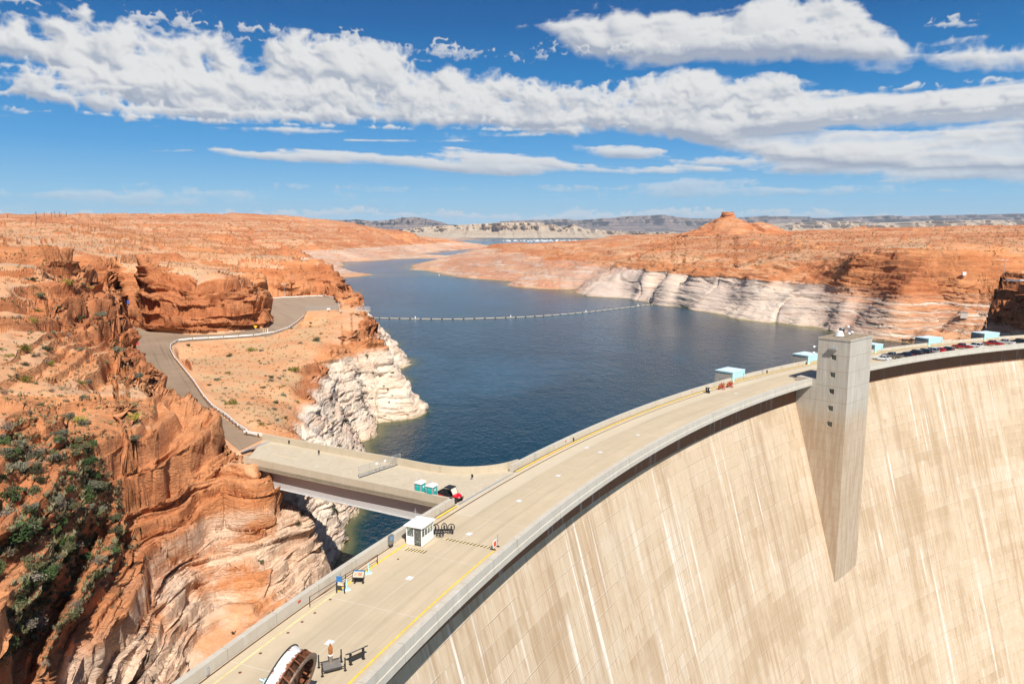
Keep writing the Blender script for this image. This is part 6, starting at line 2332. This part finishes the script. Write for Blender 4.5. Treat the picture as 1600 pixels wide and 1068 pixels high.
WORDS = {'green': 'dark green', 'sage': 'grey green', 'yellow': 'yellow green', 'dry': 'dry grey', 'olive': 'olive'}
PROTO = {}
for kd in WORDS:
    PROTO[kd] = [shrub(kd, 31 + len(PROTO) * 7 + k, 620 if kd in ('green', 'olive', 'sage') else 420, 1.0, .8 if kd != 'dry' else .55, .085 if kd != 'dry' else .06) for k in range(2)]
USED = set()
NSH = 0
rg = random.Random(12)


def plant(kind, q, size, lab, grp):
    global NSH
    k = rg.randrange(2)
    p = PROTO[kind][k]
    loc = (q[0], q[1], q[2] - .05 * size)
    rz = rg.uniform(0, 6.28)
    sc = (size * rg.uniform(.85, 1.2), size * rg.uniform(.85, 1.2), size * rg.uniform(.8, 1.15))
    if (kind, k) not in USED:
        USED.add((kind, k))
        p.location = loc
        p.rotation_euler = (0, 0, rz)
        p.scale = sc
        tag(p, lab, 'shrub', grp)
    else:
        dup(p, loc, rz, lab, grp, sc)
    NSH += 1


def scatter(poly, n, kinds, size, lab, grp, tries=9):
    xs = [p[0] for p in poly]
    ys = [p[1] for p in poly]
    got = 0
    for _ in range(n * tries):
        if got >= n:
            break
        px, py = rg.uniform(min(xs), max(xs)), rg.uniform(min(ys), max(ys))
        ins = False
        for k in range(len(poly)):
            (ax, ay), (bx, by) = poly[k], poly[(k + 1) % len(poly)]
            if (ay > py) != (by > py) and px < (bx - ax) * (py - ay) / (by - ay) + ax:
                ins = not ins
        if not ins:
            continue
        q = hit(px, py)
        if not q:
            continue
        if poly_sd(np.array([q[0]]), np.array([q[1]]), ROAD)[0] < 1.2:
            continue
        kd = rg.choice(kinds)
        plant(kd, q, rg.uniform(*size), WORDS[kd] + ' ' + lab, grp)
        got += 1


# shrubs one can point to
for px, py, kd, sz, lab in ((205, 655, 'yellow', 1.25, 'yellow green shrub alone on the orange ledge left of the road bend'), (102, 448, 'yellow', 1.5, 'yellow green shrub on the upper left slope'), (127, 505, 'olive', 1.6, 'round olive shrub above the rock edge left of the road'), (152, 495, 'sage', 1.8, 'grey green shrub at the rock edge left of the road'), (160, 455, 'yellow', 1.6, 'yellow green shrub at the top of the cut beside the road'),
                            (138, 600, 'sage', 1.1, 'grey green shrub on the pale ledge of the left slope'), (85, 680, 'sage', 1.0, 'pale shrub left of the orange ledge'), (201, 687, 'sage', 1.0, 'small grey green shrub by the fallen log on the ledge'), (130, 703, 'green', 1.3, 'bright green shrub above the bush filled gully'), (60, 465, 'olive', 1.5, 'small olive shrub on the upper left slope'),
                            (461, 820, 'olive', .9, 'olive shrub clinging to the pale rock face below the bridge'), (412, 880, 'olive', .6, 'small olive shrub low on the pale rock face'), (365, 990, 'olive', .5, 'small olive shrub just above the upstream wall'), (25, 850, 'green', 2.2, 'large dark green bush at the left edge'),
                            (520, 800, 'green', 1.0, 'dark green shrub on the white cliff seen under the bridge'), (495, 533, 'olive', 1.7, 'large olive shrub on the bench below the overlook'), (458, 580, 'yellow', 1.8, 'yellow green shrub in the middle of the bench'), (361, 632, 'yellow', 1.6, 'yellow green shrub low on the bench near the guard rail'), (432, 630, 'olive', 1.0, 'olive shrub on the bench near the cliff top'), (422, 591, 'olive', 1.0, 'olive shrub in the centre of the bench'), (394, 549, 'yellow', 1.8, 'yellow green shrub below the guard rail'), (358, 557, 'olive', 1.2, 'olive shrub on the upper bench'), (296, 541, 'olive', 1.1, 'olive shrub inside the bend of the guard rail')):
    q = hit(px, py)
    if q:
        plant(kd, q, sz, lab, 'shrubs on the west bank')
scatter([(0, 700), (40, 690), (130, 720), (175, 760), (180, 840), (150, 900), (110, 960), (40, 1010), (0, 1020)], 170, ['green', 'olive', 'olive', 'sage', 'olive', 'dry', 'green', 'dry'], (.4, 1.25), 'bush in the gully at the lower left', 'bushes filling the gully')
scatter([(0, 690), (60, 680), (150, 700), (120, 740), (0, 760)], 34, ['sage', 'green', 'olive', 'dry'], (.4, 1.0), 'bush at the head of the gully at the lower left', 'bushes at the head of the gully')
scatter([(120, 860), (230, 800), (210, 880), (120, 980), (60, 1050), (40, 1020)], 30, ['olive', 'dry', 'sage'], (.35, .8), 'small bush beside the gully on the bare rock', 'small bushes on the bare rock')
scatter([(0, 395), (60, 390), (190, 430), (150, 470), (190, 540), (230, 600), (250, 640), (120, 670), (0, 680)], 50, ['sage', 'yellow', 'olive', 'dry', 'sage'], (.5, 1.4), 'shrub scattered on the upper left slope', 'shrubs on the upper left slope')
scatter([(280, 540), (420, 530), (480, 495), (530, 492), (520, 530), (480, 560), (470, 620), (440, 675), (400, 670), (340, 630)], 50, ['sage', 'yellow', 'sage', 'dry'], (.35, .95), 'shrub scattered on the bench above the lake', 'shrubs on the bench')
scatter([(540, 540), (590, 540), (640, 630), (580, 650), (520, 760), (490, 760), (510, 640)], 18, ['olive', 'green', 'sage'], (.4, .9), 'shrub growing from the white cliff', 'shrubs on the white cliff')
# low tufts beyond counting on the gentle ground
tufts = MB()
tg_ = np.random.RandomState(3)


def tuft_area(poly, n, smin, smax):
    xs = [p[0] for p in poly]
    ys = [p[1] for p in poly]
    c = 0
    while c < n:
        c += 1
        px, py = tg_.uniform(min(xs), max(xs)), tg_.uniform(min(ys), max(ys))
        ins = False
        for k in range(len(poly)):
            (ax, ay), (bx, by) = poly[k], poly[(k + 1) % len(poly)]
            if (ay > py) != (by > py) and px < (bx - ax) * (py - ay) / (by - ay) + ax:
                ins = not ins
        if not ins:
            continue
        q = hit(px, py, GA if px < 690 else GB)
        if not q or q[2] < -8:
            continue
        if q[0] < 0 and poly_sd(np.array([q[0]]), np.array([q[1]]), ROAD)[0] < .8:
            continue
        s_ = tg_.uniform(smin, smax) * (1 if q[1] < 300 else q[1] / 300)
        for b in range(7):
            a = tg_.uniform(0, 6.28)
            t_ = tg_.uniform(.2, .9)
            dx_, dy_ = math.cos(a), math.sin(a)
            o_ = Vector(q) + Vector((dx_ * s_ * .3, dy_ * s_ * .3, -.05))
            tip = o_ + Vector((dx_ * s_ * t_ * .6, dy_ * s_ * t_ * .6, s_ * tg_.uniform(.5, .9)))
            sd_ = Vector((-dy_, dx_, 0)) * s_ * .28
            tufts.add([o_ - sd_, o_ + sd_, tip], [(0, 1, 2)])


tuft_area([(280, 540), (420, 530), (480, 495), (535, 490), (525, 530), (480, 560), (470, 620), (440, 675), (400, 670), (340, 630)], 1500, .25, .55)
tuft_area([(0, 390), (60, 385), (200, 430), (150, 470), (190, 540), (230, 600), (250, 650), (120, 700), (0, 700)], 1100, .25, .6)
tuft_area([(140, 395), (480, 395), (480, 440), (400, 430), (200, 430), (170, 445)], 700, .3, .6)
tuft_area([(0, 345), (300, 340), (500, 350), (480, 395), (100, 385), (0, 385)], 1500, .25, .5)
tuft_area([(1000, 372), (1600, 352), (1600, 395), (1400, 395), (1300, 430), (1200, 420), (1000, 420)], 1800, .3, .6)
_dry = tufts
tufts = MB()
tuft_area([(0, 690), (60, 680), (140, 710), (185, 760), (190, 840), (160, 900), (110, 960), (40, 1030), (0, 1040)], 1900, .3, .8)
tuft_area([(120, 860), (240, 790), (220, 880), (120, 1000), (60, 1050), (40, 1020)], 500, .2, .5)
tag(tufts.build('undergrowth', leaf_mat('scrub', (.06, .07, .028), (.22, .19, .11))), kind='stuff')
tufts = _dry
tag(tufts.build('dry_grass', leaf_mat('tuft', (.15, .13, .06), (.30, .25, .13))), kind='stuff')
